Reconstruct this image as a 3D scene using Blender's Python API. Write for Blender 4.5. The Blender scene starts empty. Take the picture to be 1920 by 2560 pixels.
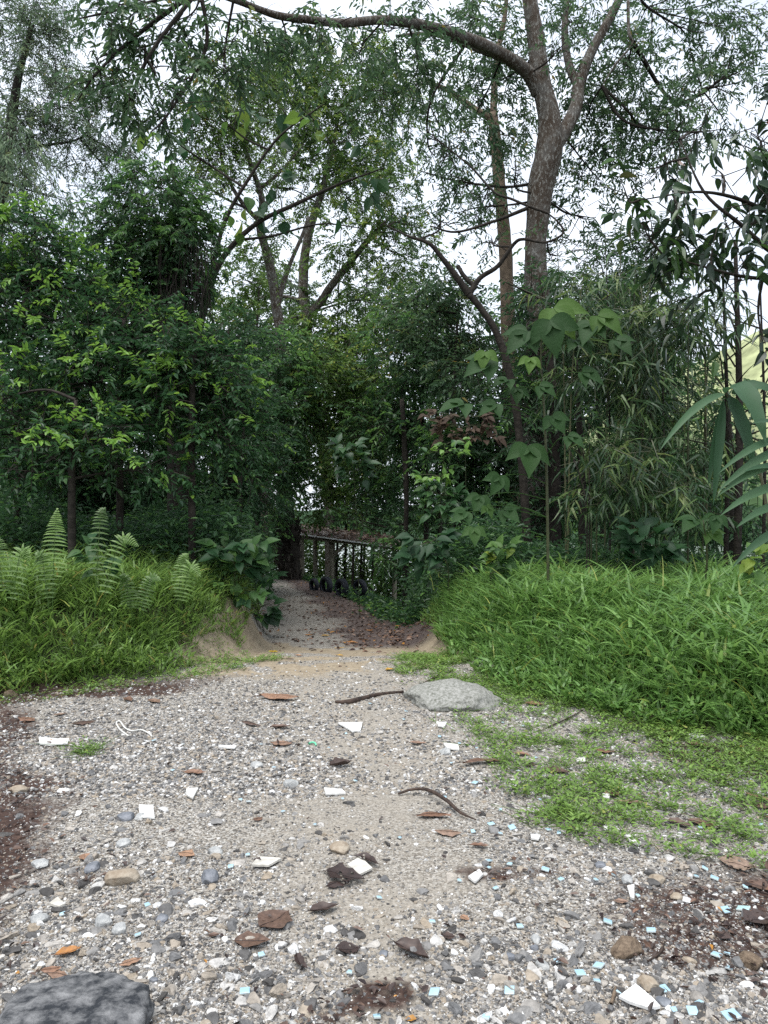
import bpy, math, random
import numpy as np
from mathutils import Vector

# ------------------------------------------------------------------ camera, sky, sun, exposure
scene = bpy.context.scene
F = 1849.0            # focal length in photograph pixels
CAMZ = 1.5
cam_d = bpy.data.cameras.new("camera")
cam = bpy.data.objects.new("camera", cam_d)
scene.collection.objects.link(cam)
cam.location = (0, 0, CAMZ)
cam.rotation_euler = (math.radians(90), 0, 0)
cam_d.sensor_fit = 'VERTICAL'
cam_d.sensor_height = 24
cam_d.lens = 24 * F / 2560
cam_d.clip_start = 0.05
cam_d.clip_end = 3000
scene.camera = cam

SUN_EL, SUN_AZ = math.radians(72), math.radians(215)
w = bpy.data.worlds.new("World")
scene.world = w
w.use_nodes = True
nt = w.node_tree
for n in list(nt.nodes):
    nt.nodes.remove(n)
wo = nt.nodes.new('ShaderNodeOutputWorld')
bg = nt.nodes.new('ShaderNodeBackground')
sky = nt.nodes.new('ShaderNodeTexSky')
sky.sky_type = 'NISHITA'
sky.sun_disc = False
sky.sun_elevation = SUN_EL
sky.sun_rotation = SUN_AZ
sky.dust_density = 3.0
bg.inputs['Strength'].default_value = 0.14
# thin bright overcast over the clear sky: soft cloud cover driven by noise
tc = nt.nodes.new('ShaderNodeTexCoord')
mp = nt.nodes.new('ShaderNodeMapping')
mp.inputs['Scale'].default_value = (1, 1, 2.5)
nz = nt.nodes.new('ShaderNodeTexNoise')
nz.inputs['Scale'].default_value = 2.2
nz.inputs['Detail'].default_value = 5
cr = nt.nodes.new('ShaderNodeValToRGB')
cr.color_ramp.elements[0].position = 0.33
cr.color_ramp.elements[0].color = (0.62, 0.62, 0.62, 1)
cr.color_ramp.elements[1].position = 0.62
cr.color_ramp.elements[1].color = (0.97, 0.97, 0.97, 1)
mixc = nt.nodes.new('ShaderNodeMix')
mixc.data_type = 'RGBA'
mixc.inputs[7].default_value = (6.0, 6.45, 7.15, 1)
nt.links.new(tc.outputs['Generated'], mp.inputs['Vector'])
nt.links.new(mp.outputs[0], nz.inputs['Vector'])
nt.links.new(nz.outputs['Fac'], cr.inputs['Fac'])
nt.links.new(cr.outputs['Color'], mixc.inputs[0])
nt.links.new(sky.outputs[0], mixc.inputs[6])
nt.links.new(mixc.outputs[2], bg.inputs['Color'])
nt.links.new(bg.outputs[0], wo.inputs['Surface'])

sun_d = bpy.data.lights.new("sun", 'SUN')
sun_d.energy = 2.4
sun_d.angle = math.radians(45)
sun_d.color = (1.0, 0.975, 0.94)
sun = bpy.data.objects.new("sun", sun_d)
scene.collection.objects.link(sun)
sd = Vector((math.sin(SUN_AZ) * math.cos(SUN_EL), math.cos(SUN_AZ) * math.cos(SUN_EL), math.sin(SUN_EL)))
sun.rotation_euler = sd.to_track_quat('Z', 'Y').to_euler()

scene.view_settings.view_transform = 'Standard'
scene.view_settings.look = 'None'
scene.view_settings.gamma = 1
scene.view_settings.exposure = 0.66
scene.cycles.max_bounces = 10
scene.cycles.diffuse_bounces = 6
scene.cycles.glossy_bounces = 2
scene.cycles.transmission_bounces = 6
scene.cycles.caustics_reflective = False
scene.cycles.caustics_refractive = False
scene.cycles.use_denoising = False

# ------------------------------------------------------------------ helpers
RS = np.random.RandomState
rng = RS(7)
col = scene.collection


def px2w(px, py, Y):
    return np.array([(px - 960) / F * Y, Y, CAMZ - (py - 1280) / F * Y])


def vnoise(x, y, z=None, seed=0):
    """value noise, vectorised"""
    x = np.asarray(x, float); y = np.asarray(y, float)
    z = np.zeros_like(x) if z is None else np.asarray(z, float)
    xi, yi, zi = np.floor(x).astype(np.int64), np.floor(y).astype(np.int64), np.floor(z).astype(np.int64)
    xf, yf, zf = x - xi, y - yi, z - zi
    u, v, t = xf * xf * (3 - 2 * xf), yf * yf * (3 - 2 * yf), zf * zf * (3 - 2 * zf)

    def h(a, b, c):
        n = (a * 374761393 + b * 668265263 + c * 2147483647 + seed * 974634777) & 0xffffffff
        n = ((n ^ (n >> 13)) * 1274126177) & 0xffffffff
        return ((n ^ (n >> 16)) & 0xffff) / 65535.0
    r = 0
    for dz, wz in ((0, 1 - t), (1, t)):
        r = r + wz * ((h(xi, yi, zi + dz) * (1 - u) + h(xi + 1, yi, zi + dz) * u) * (1 - v)
                      + (h(xi, yi + 1, zi + dz) * (1 - u) + h(xi + 1, yi + 1, zi + dz) * u) * v)
    return r


def fbm(x, y, z=None, seed=0, o=4):
    r, a, s = 0, 0.5, 0
    z = None if z is None else np.asarray(z, float)
    for i in range(o):
        r = r + a * vnoise(np.asarray(x) * 2 ** i, np.asarray(y) * 2 ** i, None if z is None else z * 2 ** i, seed + i)
        s += a
        a *= .5
    return r / s


def sstep(a, b, x):
    t = np.clip((x - a) / (b - a), 0, 1)
    return t * t * (3 - 2 * t)


YL = [-50, 4.3, 5.3, 5.9, 6.76, 7.7, 9, 12.2, 17, 21, 26, 34, 60]
XLv = [-60, -9, -4.3, -3.1, -1.95, -1.55, -1.4, -1.8, -2.5, -3.1, -4.2, -7, -14]
YR = [-50, 3.6, 4.6, 4.9, 5.33, 5.78, 6.76, 7.7, 9, 12.2, 17, 24.5, 34, 60]
XRv = [60, 8, 2.9, 2.1, 1.6, 1.2, .8, .5, .35, .26, -.74, -2.6, -5.5, -12]


def zc(Y):
    return np.interp(Y, [7.3, 9, 12.2, 17, 25, 30, 36, 41, 60], [0, -.20, -.44, -.58, -.78, -1.3, -2.6, -3.6, -4.0])


def zg(x, y):
    x = np.asarray(x, float); y = np.asarray(y, float)
    xl = np.interp(y, YL, XLv) + .12 * (vnoise(y * 1.5, y * 0, seed=3) - .5)
    xr = np.interp(y, YR, XRv) + .12 * (vnoise(y * 1.7, y * 0 + 5, seed=4) - .5)
    z = zc(y)
    dl = xl - x
    wl = np.interp(y, [5, 6.5, 7.7, 9, 12], [3.0, 2.2, .9, .5, .8])
    hl = np.interp(y, [0, 24, 32, 44], [.54, .54, .1, .0])
    z = z + sstep(0, 1, dl / wl) * (hl - z)
    z = z + np.clip(dl - 3, 0, 60) * .05 * sstep(5, 9, y)
    dr = x - xr
    wr = np.interp(y, [4, 6.5, 7.7, 9, 12], [2.4, 1.9, 1.0, .7, .8])
    hr = np.interp(y, [0, 9.5, 12, 15], [.33, .33, .0, -.6])
    bank = sstep(0, 1, dr / wr) * (hr - z)
    low = -.32 * np.clip(dr, 0, 4.0)
    k = sstep(11, 15, y)
    z = z + np.where(dr > 0, (1 - k) * bank + k * low, 0)
    # river bed and far bank
    z = np.where(y > 34, np.maximum(np.minimum(z, np.interp(y, [34, 42], [1, -3.8])), -6), z)
    near = np.exp(-np.maximum(0, y - 6) / 10)
    z = z + near * .045 * (fbm(x * 1.3, y * 1.3, seed=11) - .5) + near * .02 * (fbm(x * 7, y * 7, seed=12) - .5)
    return z


def ground_at(px, py):
    """where the view ray through a photograph pixel meets the terrain"""
    Y = np.linspace(1.8, 60, 6000)
    X = (px - 960) / F * Y
    Z = CAMZ - (py - 1280) / F * Y
    d = Z - zg(X, Y)
    i = int(np.argmax(d < 0))
    if not (d < 0).any():
        i = len(Y) - 1
    return float(X[i]), float(Y[i]), float(zg(X[i], Y[i]))


class MB:
    def __init__(s):
        s.V, s.Fq, s.Ft, s.vq, s.vt, s.mq, s.mt, s.n = [], [], [], [], [], [], [], 0

    def add(s, V, quads=None, tris=None, vq=0.5, vt=0.5, mi=0):
        V = np.asarray(V, np.float32).reshape(-1, 3)
        if quads is not None and len(quads):
            q = np.asarray(quads, np.int64).reshape(-1, 4)
            s.Fq.append(q + s.n); s.vq.append(np.broadcast_to(np.asarray(vq, np.float32), (len(q),)))
            s.mq.append(np.full(len(q), mi))
        if tris is not None and len(tris):
            t = np.asarray(tris, np.int64).reshape(-1, 3)
            s.Ft.append(t + s.n); s.vt.append(np.broadcast_to(np.asarray(vt, np.float32), (len(t),)))
            s.mt.append(np.full(len(t), mi))
        s.V.append(V); s.n += len(V)

    def inst(s, tm, P, R, v, mi=0):
        """template tm=(verts kx3, quads, tris); P nx3; R nx3x3 columns = scaled axes; v n"""
        tv, tq, tt = tm
        n = len(P)
        if n == 0:
            return
        V = np.einsum('nij,kj->nki', R, tv) + P[:, None, :]
        k = len(tv)
        off = (np.arange(n) * k)[:, None, None]
        q = t = None
        if len(tq):
            q = (np.asarray(tq)[None] + off).reshape(-1, 4)
        if len(tt):
            t = (np.asarray(tt)[None] + off).reshape(-1, 3)
        s.add(V.reshape(-1, 3), q, t, np.repeat(v, len(tq)) if len(tq) else .5, np.repeat(v, len(tt)) if len(tt) else .5, mi)

    def build(s, name, mats, parent=None, smooth=False, loc=None):
        me = bpy.data.meshes.new(name)
        V = np.concatenate(s.V) if s.V else np.zeros((0, 3), np.float32)
        if loc is not None:
            V = V - np.asarray(loc, np.float32)
        q = np.concatenate(s.Fq) if s.Fq else np.zeros((0, 4), np.int64)
        t = np.concatenate(s.Ft) if s.Ft else np.zeros((0, 3), np.int64)
        me.vertices.add(len(V)); me.vertices.foreach_set('co', V.astype(np.float32).ravel())
        li = np.concatenate([q.ravel(), t.ravel()]).astype(np.int32)
        me.loops.add(len(li)); me.loops.foreach_set('vertex_index', li)
        nf = len(q) + len(t)
        me.polygons.add(nf)
        st = np.concatenate([np.arange(len(q)) * 4, len(q) * 4 + np.arange(len(t)) * 3]).astype(np.int32)
        me.polygons.foreach_set('loop_start', st)
        mi = np.concatenate((s.mq or [np.zeros(0)]) + (s.mt or [])).astype(np.int32)
        if not isinstance(mats, (list, tuple)):
            mats = [mats]
        for m in mats:
            me.materials.append(m)
        me.polygons.foreach_set('material_index', mi)
        me.polygons.foreach_set('use_smooth', np.full(nf, smooth))
        me.update(calc_edges=True)
        a = me.attributes.new('v', 'FLOAT', 'FACE')
        vv = np.concatenate((s.vq or [np.zeros(0)]) + (s.vt or [])).astype(np.float32)
        a.data.foreach_set('value', vv)
        o = bpy.data.objects.new(name, me)
        col.objects.link(o)
        if parent is not None:
            o.parent = parent
            o.location = -Vector(parent.location)
        if loc is not None:
            o.location = o.location + Vector([float(c) for c in loc])
        return o


def tag(o, label=None, cat=None, group=None, kind=None):
    if label: o['label'] = label
    if cat: o['category'] = cat
    if group: o['group'] = group
    if kind: o['kind'] = kind
    return o


def thing(name, loc, label, cat, group=None):
    o = bpy.data.objects.new(name, None)
    o.empty_display_size = .2
    o.location = [float(c) for c in loc]
    col.objects.link(o)
    return tag(o, label, cat, group)


# ------------------------------------------------------------------ materials
def ramp_mat(name, stops, rough=.6, transl=0.0, spec=.4, bump=0, bscale=40, noisec=0.0, nscale=20, tint=(1, 1, 1)):
    m = bpy.data.materials.new(name); m.use_nodes = True
    t = m.node_tree; N = t.nodes; L = t.links
    bs = N['Principled BSDF']; out = N['Material Output']
    at = N.new('ShaderNodeAttribute'); at.attribute_name = 'v'
    rp = N.new('ShaderNodeValToRGB')
    el = rp.color_ramp.elements
    el[0].position, el[0].color = stops[0][0], (*stops[0][1], 1)
    el[1].position, el[1].color = stops[-1][0], (*stops[-1][1], 1)
    for p, c in stops[1:-1]:
        e = el.new(p); e.color = (*c, 1)
    L.new(at.outputs['Fac'], rp.inputs['Fac'])
    c = rp.outputs['Color']
    if noisec:
        co = N.new('ShaderNodeTexCoord')
        nn = N.new('ShaderNodeTexNoise'); nn.inputs['Scale'].default_value = nscale; nn.inputs['Detail'].default_value = 4
        L.new(co.outputs['Object'], nn.inputs['Vector'])
        mr = N.new('ShaderNodeMapRange')
        mr.inputs['From Min'].default_value = .3; mr.inputs['From Max'].default_value = .7
        mr.inputs['To Min'].default_value = 1 - noisec; mr.inputs['To Max'].default_value = 1 + noisec
        L.new(nn.outputs['Fac'], mr.inputs['Value'])
        mx = N.new('ShaderNodeVectorMath'); mx.operation = 'SCALE'
        L.new(c, mx.inputs[0]); L.new(mr.outputs[0], mx.inputs['Scale'])
        c = mx.outputs[0]
    L.new(c, bs.inputs['Base Color'])
    bs.inputs['Roughness'].default_value = rough
    bs.inputs['Specular IOR Level'].default_value = spec
    if bump:
        co = N.new('ShaderNodeTexCoord')
        nn = N.new('ShaderNodeTexNoise'); nn.inputs['Scale'].default_value = bscale; nn.inputs['Detail'].default_value = 6
        L.new(co.outputs['Object'], nn.inputs['Vector'])
        bp = N.new('ShaderNodeBump'); bp.inputs['Strength'].default_value = bump; bp.inputs['Distance'].default_value = .02
        L.new(nn.outputs['Fac'], bp.inputs['Height']); L.new(bp.outputs[0], bs.inputs['Normal'])
    if transl:
        tr = N.new('ShaderNodeBsdfTranslucent')
        hs = N.new('ShaderNodeHueSaturation'); hs.inputs['Value'].default_value = 1.5; hs.inputs['Hue'].default_value = .49
        L.new(c, hs.inputs['Color']); L.new(hs.outputs[0], tr.inputs['Color'])
        ms = N.new('ShaderNodeMixShader'); ms.inputs[0].default_value = transl
        L.new(bs.outputs[0], ms.inputs[1]); L.new(tr.outputs[0], ms.inputs[2])
        L.new(ms.outputs[0], out.inputs['Surface'])
    return m


def leafm(name, dark, mid, light, yellow=None, rough=.42, transl=.35, spec=.45):
    st = [(0, dark), (.5, mid), (.88, light)]
    st.append((1, yellow or light))
    return ramp_mat(name, st, rough, transl, spec)


M = {}
M['acacia'] = leafm('acacia leaf', (.036, .078, .038), (.066, .130, .058), (.12, .20, .08), (.25, .2, .04))
M['small'] = leafm('small leaf', (.048, .098, .026), (.092, .172, .042), (.18, .28, .06), (.28, .26, .05))
M['dense'] = leafm('dense leaf', (.028, .066, .032), (.060, .132, .054), (.10, .22, .05), (.14, .26, .06), transl=.42)
M['pale'] = leafm('haze paled leaf', (.085, .135, .08), (.14, .21, .12), (.21, .29, .15), (.3, .28, .1))  # green paled to put haze and flare into the leaf colour
M['shrub'] = leafm('shrub leaf', (.024, .064, .028), (.048, .122, .042), (.17, .33, .055), (.22, .38, .06))
M['bamboo'] = leafm('bamboo leaf', (.018, .044, .018), (.036, .080, .030), (.12, .19, .06), (.24, .26, .10))
M['broad'] = leafm('broad leaf', (.016, .045, .02), (.028, .078, .03), (.10, .20, .04), (.26, .32, .05), transl=.35, spec=.3, rough=.5)
M['hang'] = leafm('glossy hanging leaf', (.014, .030, .016), (.022, .050, .024), (.06, .13, .03), (.12, .05, .03), rough=.32, transl=.2)
M['ginger'] = leafm('ginger leaf', (.022, .058, .026), (.038, .09, .042), (.07, .14, .065), (.12, .19, .10), rough=.5, transl=.3, spec=.25)
M['grass'] = leafm('grass blade', (.058, .105, .024), (.12, .215, .045), (.21, .34, .085), (.26, .25, .07), transl=.35)
M['grassr'] = leafm('broad grass blade', (.055, .125, .030), (.115, .23, .055), (.21, .36, .10), (.2, .26, .06), transl=.35)
M['weed'] = leafm('low weed leaf', (.058, .105, .024), (.12, .21, .04), (.20, .32, .07), (.25, .28, .06), transl=.25)
M['fern'] = leafm('fern frond', (.04, .085, .018), (.08, .16, .03), (.15, .26, .055), (.2, .30, .08), transl=.35)
M['dry'] = ramp_mat('dry foliage', [(0, (.04, .026, .018)), (.5, (.085, .055, .035)), (1, (.15, .11, .07))], .7, .2)
M['litter'] = ramp_mat('fallen leaf', [(0, (.022, .013, .012)), (.25, (.060, .038, .030)), (.38, (.10, .060, .042)), (.46, (.16, .085, .052)), (.55, (.22, .155, .115)), (.64, (.20, .11, .07)), (.78, (.27, .16, .10)), (.9, (.33, .14, .03)), (1, (.45, .29, .03))], .5, .0, .45, noisec=.35, nscale=60)
M['bark'] = ramp_mat('dark bark', [(0, (.014, .011, .009)), (.5, (.032, .027, .022)), (1, (.09, .08, .065))], .85, 0, .2, bump=.6, bscale=30, noisec=.5, nscale=14)
M['palebark'] = ramp_mat('pale bark', [(0, (.08, .062, .042)), (.5, (.16, .12, .085)), (1, (.28, .23, .17))], .8, 0, .2, bump=.5, bscale=25, noisec=.4, nscale=9)
M['culm'] = ramp_mat('bamboo culm', [(0, (.025, .034, .014)), (.5, (.055, .062, .027)), (1, (.14, .13, .07))], .5, 0, .3, noisec=.3)
M['stone'] = ramp_mat('gravel stone', [(0, (.022, .02, .019)), (.14, (.07, .066, .062)), (.3, (.14, .14, .14)), (.45, (.24, .23, .215)), (.58, (.29, .24, .18)), (.72, (.40, .385, .36)), (.9, (.54, .54, .53)), (1, (.70, .69, .66))], .75, 0, .35, bump=.5, bscale=90, noisec=.28, nscale=45)
M['tile'] = ramp_mat('pale blue glaze', [(0, (.30, .46, .54)), (.6, (.36, .54, .63)), (1, (.42, .60, .60))], .25, 0, .5, noisec=.12, nscale=30)
M['tileback'] = ramp_mat('tile body', [(0, (.45, .5, .5)), (1, (.55, .58, .56))], .8)
M['whitetile'] = ramp_mat('white ceramic', [(0, (.42, .39, .33)), (.5, (.56, .54, .49)), (1, (.68, .68, .66))], .5, 0, .3, noisec=.28, nscale=24)


def bark_lichen():
    m = bpy.data.materials.new('lichen spotted bark'); m.use_nodes = True
    t = m.node_tree; N = t.nodes; L = t.links; bs = N['Principled BSDF']
    co = N.new('ShaderNodeTexCoord')
    mpn = N.new('ShaderNodeMapping'); mpn.inputs['Scale'].default_value = (1, 1, .45)
    L.new(co.outputs['Object'], mpn.inputs['Vector'])
    n1 = N.new('ShaderNodeTexNoise'); n1.inputs['Scale'].default_value = 3.6; n1.inputs['Detail'].default_value = 8; n1.inputs['Roughness'].default_value = .7
    n2 = N.new('ShaderNodeTexVoronoi'); n2.inputs['Scale'].default_value = 22
    n3 = N.new('ShaderNodeTexNoise'); n3.inputs['Scale'].default_value = 26; n3.inputs['Detail'].default_value = 8; n3.inputs['Roughness'].default_value = .75
    L.new(co.outputs['Object'], n1.inputs['Vector']); L.new(co.outputs['Object'], n2.inputs['Vector']); L.new(mpn.outputs[0], n3.inputs['Vector'])
    r1 = N.new('ShaderNodeValToRGB')
    e = r1.color_ramp.elements
    e[0].position, e[0].color = .40, (.095, .088, .076, 1)
    e[1].position, e[1].color = .58, (.042, .027, .015, 1)
    e2 = e.new(.5); e2.color = (.065, .05, .036, 1)
    L.new(n1.outputs['Fac'], r1.inputs['Fac'])
    r3 = N.new('ShaderNodeValToRGB'); r3.color_ramp.elements[0].position = .52; r3.color_ramp.elements[1].position = .60
    L.new(n3.outputs['Fac'], r3.inputs['Fac'])
    mx = N.new('ShaderNodeMix'); mx.data_type = 'RGBA'
    mx.inputs[7].default_value = (.30, .30, .27, 1)
    mlt = N.new('ShaderNodeMath'); mlt.operation = 'MULTIPLY'; mlt.inputs[1].default_value = .75
    L.new(r3.outputs[0], mlt.inputs[0]); L.new(mlt.outputs[0], mx.inputs[0])
    L.new(r1.outputs[0], mx.inputs[6])
    L.new(mx.outputs[2], bs.inputs['Base Color'])
    bs.inputs['Roughness'].default_value = .9
    bp = N.new('ShaderNodeBump'); bp.inputs['Strength'].default_value = .9; bp.inputs['Distance'].default_value = .03
    L.new(n3.outputs['Fac'], bp.inputs['Height']); L.new(bp.outputs[0], bs.inputs['Normal'])
    return m


M['lichen'] = bark_lichen()


def simple(name, c1, c2, scale=8, rough=.8, bump=.4, detail=8, metallic=0, coords='Object', spec=.3, lo=.35, hi=.65, bdist=.02):
    m = bpy.data.materials.new(name); m.use_nodes = True
    t = m.node_tree; N = t.nodes; L = t.links; bs = N['Principled BSDF']
    co = N.new('ShaderNodeTexCoord')
    n1 = N.new('ShaderNodeTexNoise'); n1.inputs['Scale'].default_value = scale; n1.inputs['Detail'].default_value = detail; n1.inputs['Roughness'].default_value = .65
    L.new(co.outputs[coords], n1.inputs['Vector'])
    r = N.new('ShaderNodeValToRGB'); e = r.color_ramp.elements
    e[0].position, e[0].color = lo, (*c1, 1); e[1].position, e[1].color = hi, (*c2, 1)
    L.new(n1.outputs['Fac'], r.inputs['Fac']); L.new(r.outputs[0], bs.inputs['Base Color'])
    bs.inputs['Roughness'].default_value = rough; bs.inputs['Metallic'].default_value = metallic
    bs.inputs['Specular IOR Level'].default_value = spec
    if bump:
        bp = N.new('ShaderNodeBump'); bp.inputs['Strength'].default_value = bump; bp.inputs['Distance'].default_value = bdist
        L.new(n1.outputs['Fac'], bp.inputs['Height']); L.new(bp.outputs[0], bs.inputs['Normal'])
    return m


M['boulder'] = simple('granite boulder', (.13, .135, .11), (.36, .355, .33), 48, .85, .7)
M['darkrock'] = simple('dark weathered slab', (.022, .025, .030), (.24, .24, .24), 16, .75, 1.0, lo=.40, hi=.68)
M['brownstone'] = simple('sandy brown stone', (.10, .072, .05), (.24, .18, .125), 60, .95, .8)
M['tanstone'] = simple('tan stone', (.22, .17, .12), (.38, .33, .26), 20, .9, .6)
M['greystone'] = simple('blue grey stone', (.09, .10, .115), (.24, .25, .27), 16, .7, .5)
M['palestone'] = simple('pale grey stone', (.24, .25, .25), (.48, .48, .46), 30, .8, .7)
M['stick'] = simple('dead stick', (.018, .013, .011), (.075, .05, .038), 25, .8, .5)
M['rubber'] = simple('black rubber', (.010, .012, .018), (.022, .026, .036), 30, .55, .2)
M['wood'] = simple('grey weathered post', (.10, .09, .065), (.24, .22, .17), 9, .9, .5)
M['rust'] = simple('rusty roof sheet', (.12, .07, .05), (.36, .32, .29), 3, .7, .3)
M['whitemetal'] = simple('pale roof edge', (.5, .49, .47), (.75, .75, .74), 5, .5, .1)
M['string'] = simple('white cord', (.5, .5, .46), (.75, .74, .7), 90, .8, .3)


def vein(m):
    t = m.node_tree; N = t.nodes; L = t.links
    co = N.new('ShaderNodeTexCoord'); wv = N.new('ShaderNodeTexNoise'); wv.inputs['Scale'].default_value = 30; wv.inputs['Detail'].default_value = 3
    bp = N.new('ShaderNodeBump'); bp.inputs['Strength'].default_value = .45; bp.inputs['Distance'].default_value = .01
    L.new(co.outputs['Object'], wv.inputs['Vector']); L.new(wv.outputs['Fac'], bp.inputs['Height']); L.new(bp.outputs[0], N['Principled BSDF'].inputs['Normal'])
    return m


M['broadvein'] = vein(leafm('veined broad leaf', (.020, .050, .018), (.038, .090, .028), (.11, .20, .04), (.26, .32, .05), transl=.4, spec=.2, rough=.55))


def ground_mat():
    m = bpy.data.materials.new('stony sandy soil'); m.use_nodes = True
    t = m.node_tree; N = t.nodes; L = t.links; bs = N['Principled BSDF']
    co = N.new('ShaderNodeTexCoord')

    def noise(s, d=6, r=.6):
        n = N.new('ShaderNodeTexNoise'); n.inputs['Scale'].default_value = s; n.inputs['Detail'].default_value = d; n.inputs['Roughness'].default_value = r
        L.new(co.outputs['Object'], n.inputs['Vector']); return n.outputs['Fac']

    def ramp(f, *st):
        r = N.new('ShaderNodeValToRGB'); e = r.color_ramp.elements
        e[0].position, e[0].color = st[0][0], (*st[0][1], 1); e[1].position, e[1].color = st[-1][0], (*st[-1][1], 1)
        for p, c in st[1:-1]:
            k = e.new(p); k.color = (*c, 1)
        L.new(f, r.inputs['Fac']); return r.outputs[0]

    def mix(f, a, b):
        x = N.new('ShaderNodeMix'); x.data_type = 'RGBA'
        L.new(f, x.inputs[0]); L.new(a, x.inputs[6]); L.new(b, x.inputs[7]); return x.outputs[2]

    def attr(nm, hard=.25):
        a = N.new('ShaderNodeAttribute'); a.attribute_name = nm
        ad = N.new('ShaderNodeMath'); ad.operation = 'ADD'; L.new(a.outputs['Fac'], ad.inputs[0])
        sb = N.new('ShaderNodeMath'); sb.operation = 'SUBTRACT'; L.new(noise(9, 8, .7), sb.inputs[0]); sb.inputs[1].default_value = .5
        L.new(sb.outputs[0], ad.inputs[1])
        mr = N.new('ShaderNodeMapRange'); mr.inputs['From Min'].default_value = .5 - hard; mr.inputs['From Max'].default_value = .5 + hard
        L.new(ad.outputs[0], mr.inputs['Value']); return mr.outputs[0]
    vo = N.new('ShaderNodeTexVoronoi'); vo.inputs['Scale'].default_value = 130; L.new(co.outputs['Object'], vo.inputs['Vector'])
    vo2 = N.new('ShaderNodeTexVoronoi'); vo2.inputs['Scale'].default_value = 48; L.new(co.outputs['Object'], vo2.inputs['Vector'])
    sepc = N.new('ShaderNodeSeparateColor'); L.new(vo.outputs['Color'], sepc.inputs[0])
    sepd = N.new('ShaderNodeSeparateColor'); L.new(vo2.outputs['Color'], sepd.inputs[0])
    grit = ramp(sepc.outputs[0], (0, (.04, .035, .03)), (.35, (.17, .15, .125)), (.7, (.33, .305, .265)), (1, (.50, .48, .44)))
    peb = ramp(sepd.outputs[0], (0, (.08, .075, .07)), (.5, (.22, .21, .19)), (1, (.40, .39, .36)))
    pm = ramp(vo2.outputs['Distance'], (.25, (1, 1, 1)), (.45, (0, 0, 0)))
    base = mix(pm, grit, peb)
    fine = ramp(noise(60, 8, .75), (.30, (.10, .088, .072)), (.52, (.30, .27, .225)), (.75, (.47, .435, .38)))
    base = mix(attr('track', .3), base, fine)
    sand = ramp(noise(14, 8, .7), (.3, (.19, .15, .105)), (.65, (.34, .285, .205)))
    soil = ramp(noise(30, 8, .75), (.3, (.022, .014, .012)), (.55, (.062, .038, .030)), (.75, (.16, .11, .085)))
    lit = ramp(noise(22, 8, .8), (.35, (.030, .022, .021)), (.5, (.095, .072, .066)), (.7, (.22, .19, .17)))
    moss = ramp(noise(18, 8, .7), (.35, (.022, .03, .012)), (.65, (.06, .07, .03)))
    c = mix(attr('sand'), base, sand)
    c = mix(attr('soil'), c, soil)
    c = mix(attr('litter'), c, lit)
    c = mix(attr('green'), c, moss)
    L.new(c, bs.inputs['Base Color'])
    bs.inputs['Roughness'].default_value = .9
    bs.inputs['Specular IOR Level'].default_value = .2
    bp = N.new('ShaderNodeBump'); bp.inputs['Strength'].default_value = .8; bp.inputs['Distance'].default_value = .006
    L.new(noise(70, 8, .8), bp.inputs['Height'])
    L.new(bp.outputs[0], bs.inputs['Normal'])
    return m


# ------------------------------------------------------------------ the ground
def axis(lo, hi, f0, f1, step, grow=1.12):
    a = list(np.arange(f0, f1, step))
    s, x = step, f1
    while x < hi:
        a.append(x); s *= grow; x += s
    a.append(hi)
    s, x = step, f0
    b = []
    while x > lo:
        s *= grow; x -= s; b.append(x)
    b.append(lo)
    return np.array(sorted(set(b + a)))


def masks(X, Y):
    """0..1 fields of sand, dark soil, leaf litter and mossy floor on the ground"""
    xl = np.interp(Y, YL, XLv); xr = np.interp(Y, YR, XRv)
    dl, dr = xl - X, X - xr
    n = fbm(X * 1.1, Y * 1.1, seed=31)
    n2 = fbm(X * 2.6, Y * 2.6, seed=35)
    inpath = (dl < .0) & (dr < .0)
    sand = sstep(6.3, 7.2, Y) * (1 - sstep(9.0, 10.2, Y)) * np.where(inpath, 1, .0) * sstep(.47, .60, n2 + .03)
    # raw sandy cut banks
    sand = np.maximum(sand, np.where((dl > -.25) & (dl < .75), 1, 0) * sstep(7.0, 7.5, Y) * (1 - sstep(9.5, 10.5, Y)))
    sand = np.maximum(sand, np.where((dr > -.25) & (dr < .5), 1, 0) * sstep(7.3, 7.9, Y) * (1 - sstep(9.5, 10.5, Y)))
    soil = sstep(.0, .5, -X - .385 * Y - .12 + (n - .5) * 1.0) * (1 - sstep(5.2, 6.5, Y)) * .85
    soil = np.maximum(soil, sstep(0, .5, X - .36 * Y - .05 + (n - .5) * 2.2) * .75 * (1 - sstep(6, 7, Y)))
    soil = np.maximum(soil, sstep(.0, .5, dl + .95 + 1.6 * (n2 - .5)) * (1 - sstep(6, 7.3, Y)) * .95)
    soil = np.maximum(soil, .9 * sstep(.62, .70, n2) * sstep(3.2, 3.0, Y) * .8)
    lit = np.where(inpath | (dr < 1.5), 1, 0) * sstep(8.6, 10.2, Y - .7 * (X + .5) * 0) * (.22 + .7 * sstep(.30, .75, (X - xl) / np.maximum(.1, xr - xl) + .5 * (n - .5)) + .5 * (n2 - .5))
    green = np.where((dl > .45) | (dr > .35), 1, 0) * sstep(4.2, 5.5, Y)
    green = np.maximum(green, sstep(28, 31, Y))
    track = (.55 + .9 * fbm(X * 4.5, Y * 3.2, seed=38)) * np.exp(-((X / np.maximum(Y, .5) + .03) / .17) ** 2) * (.12 + 1.1 * (.5 * n + .5 * n2)) * (1 - sstep(7.5, 9, Y)) * sstep(-1, 1, Y)
    return sand, soil, lit, green, track


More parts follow.
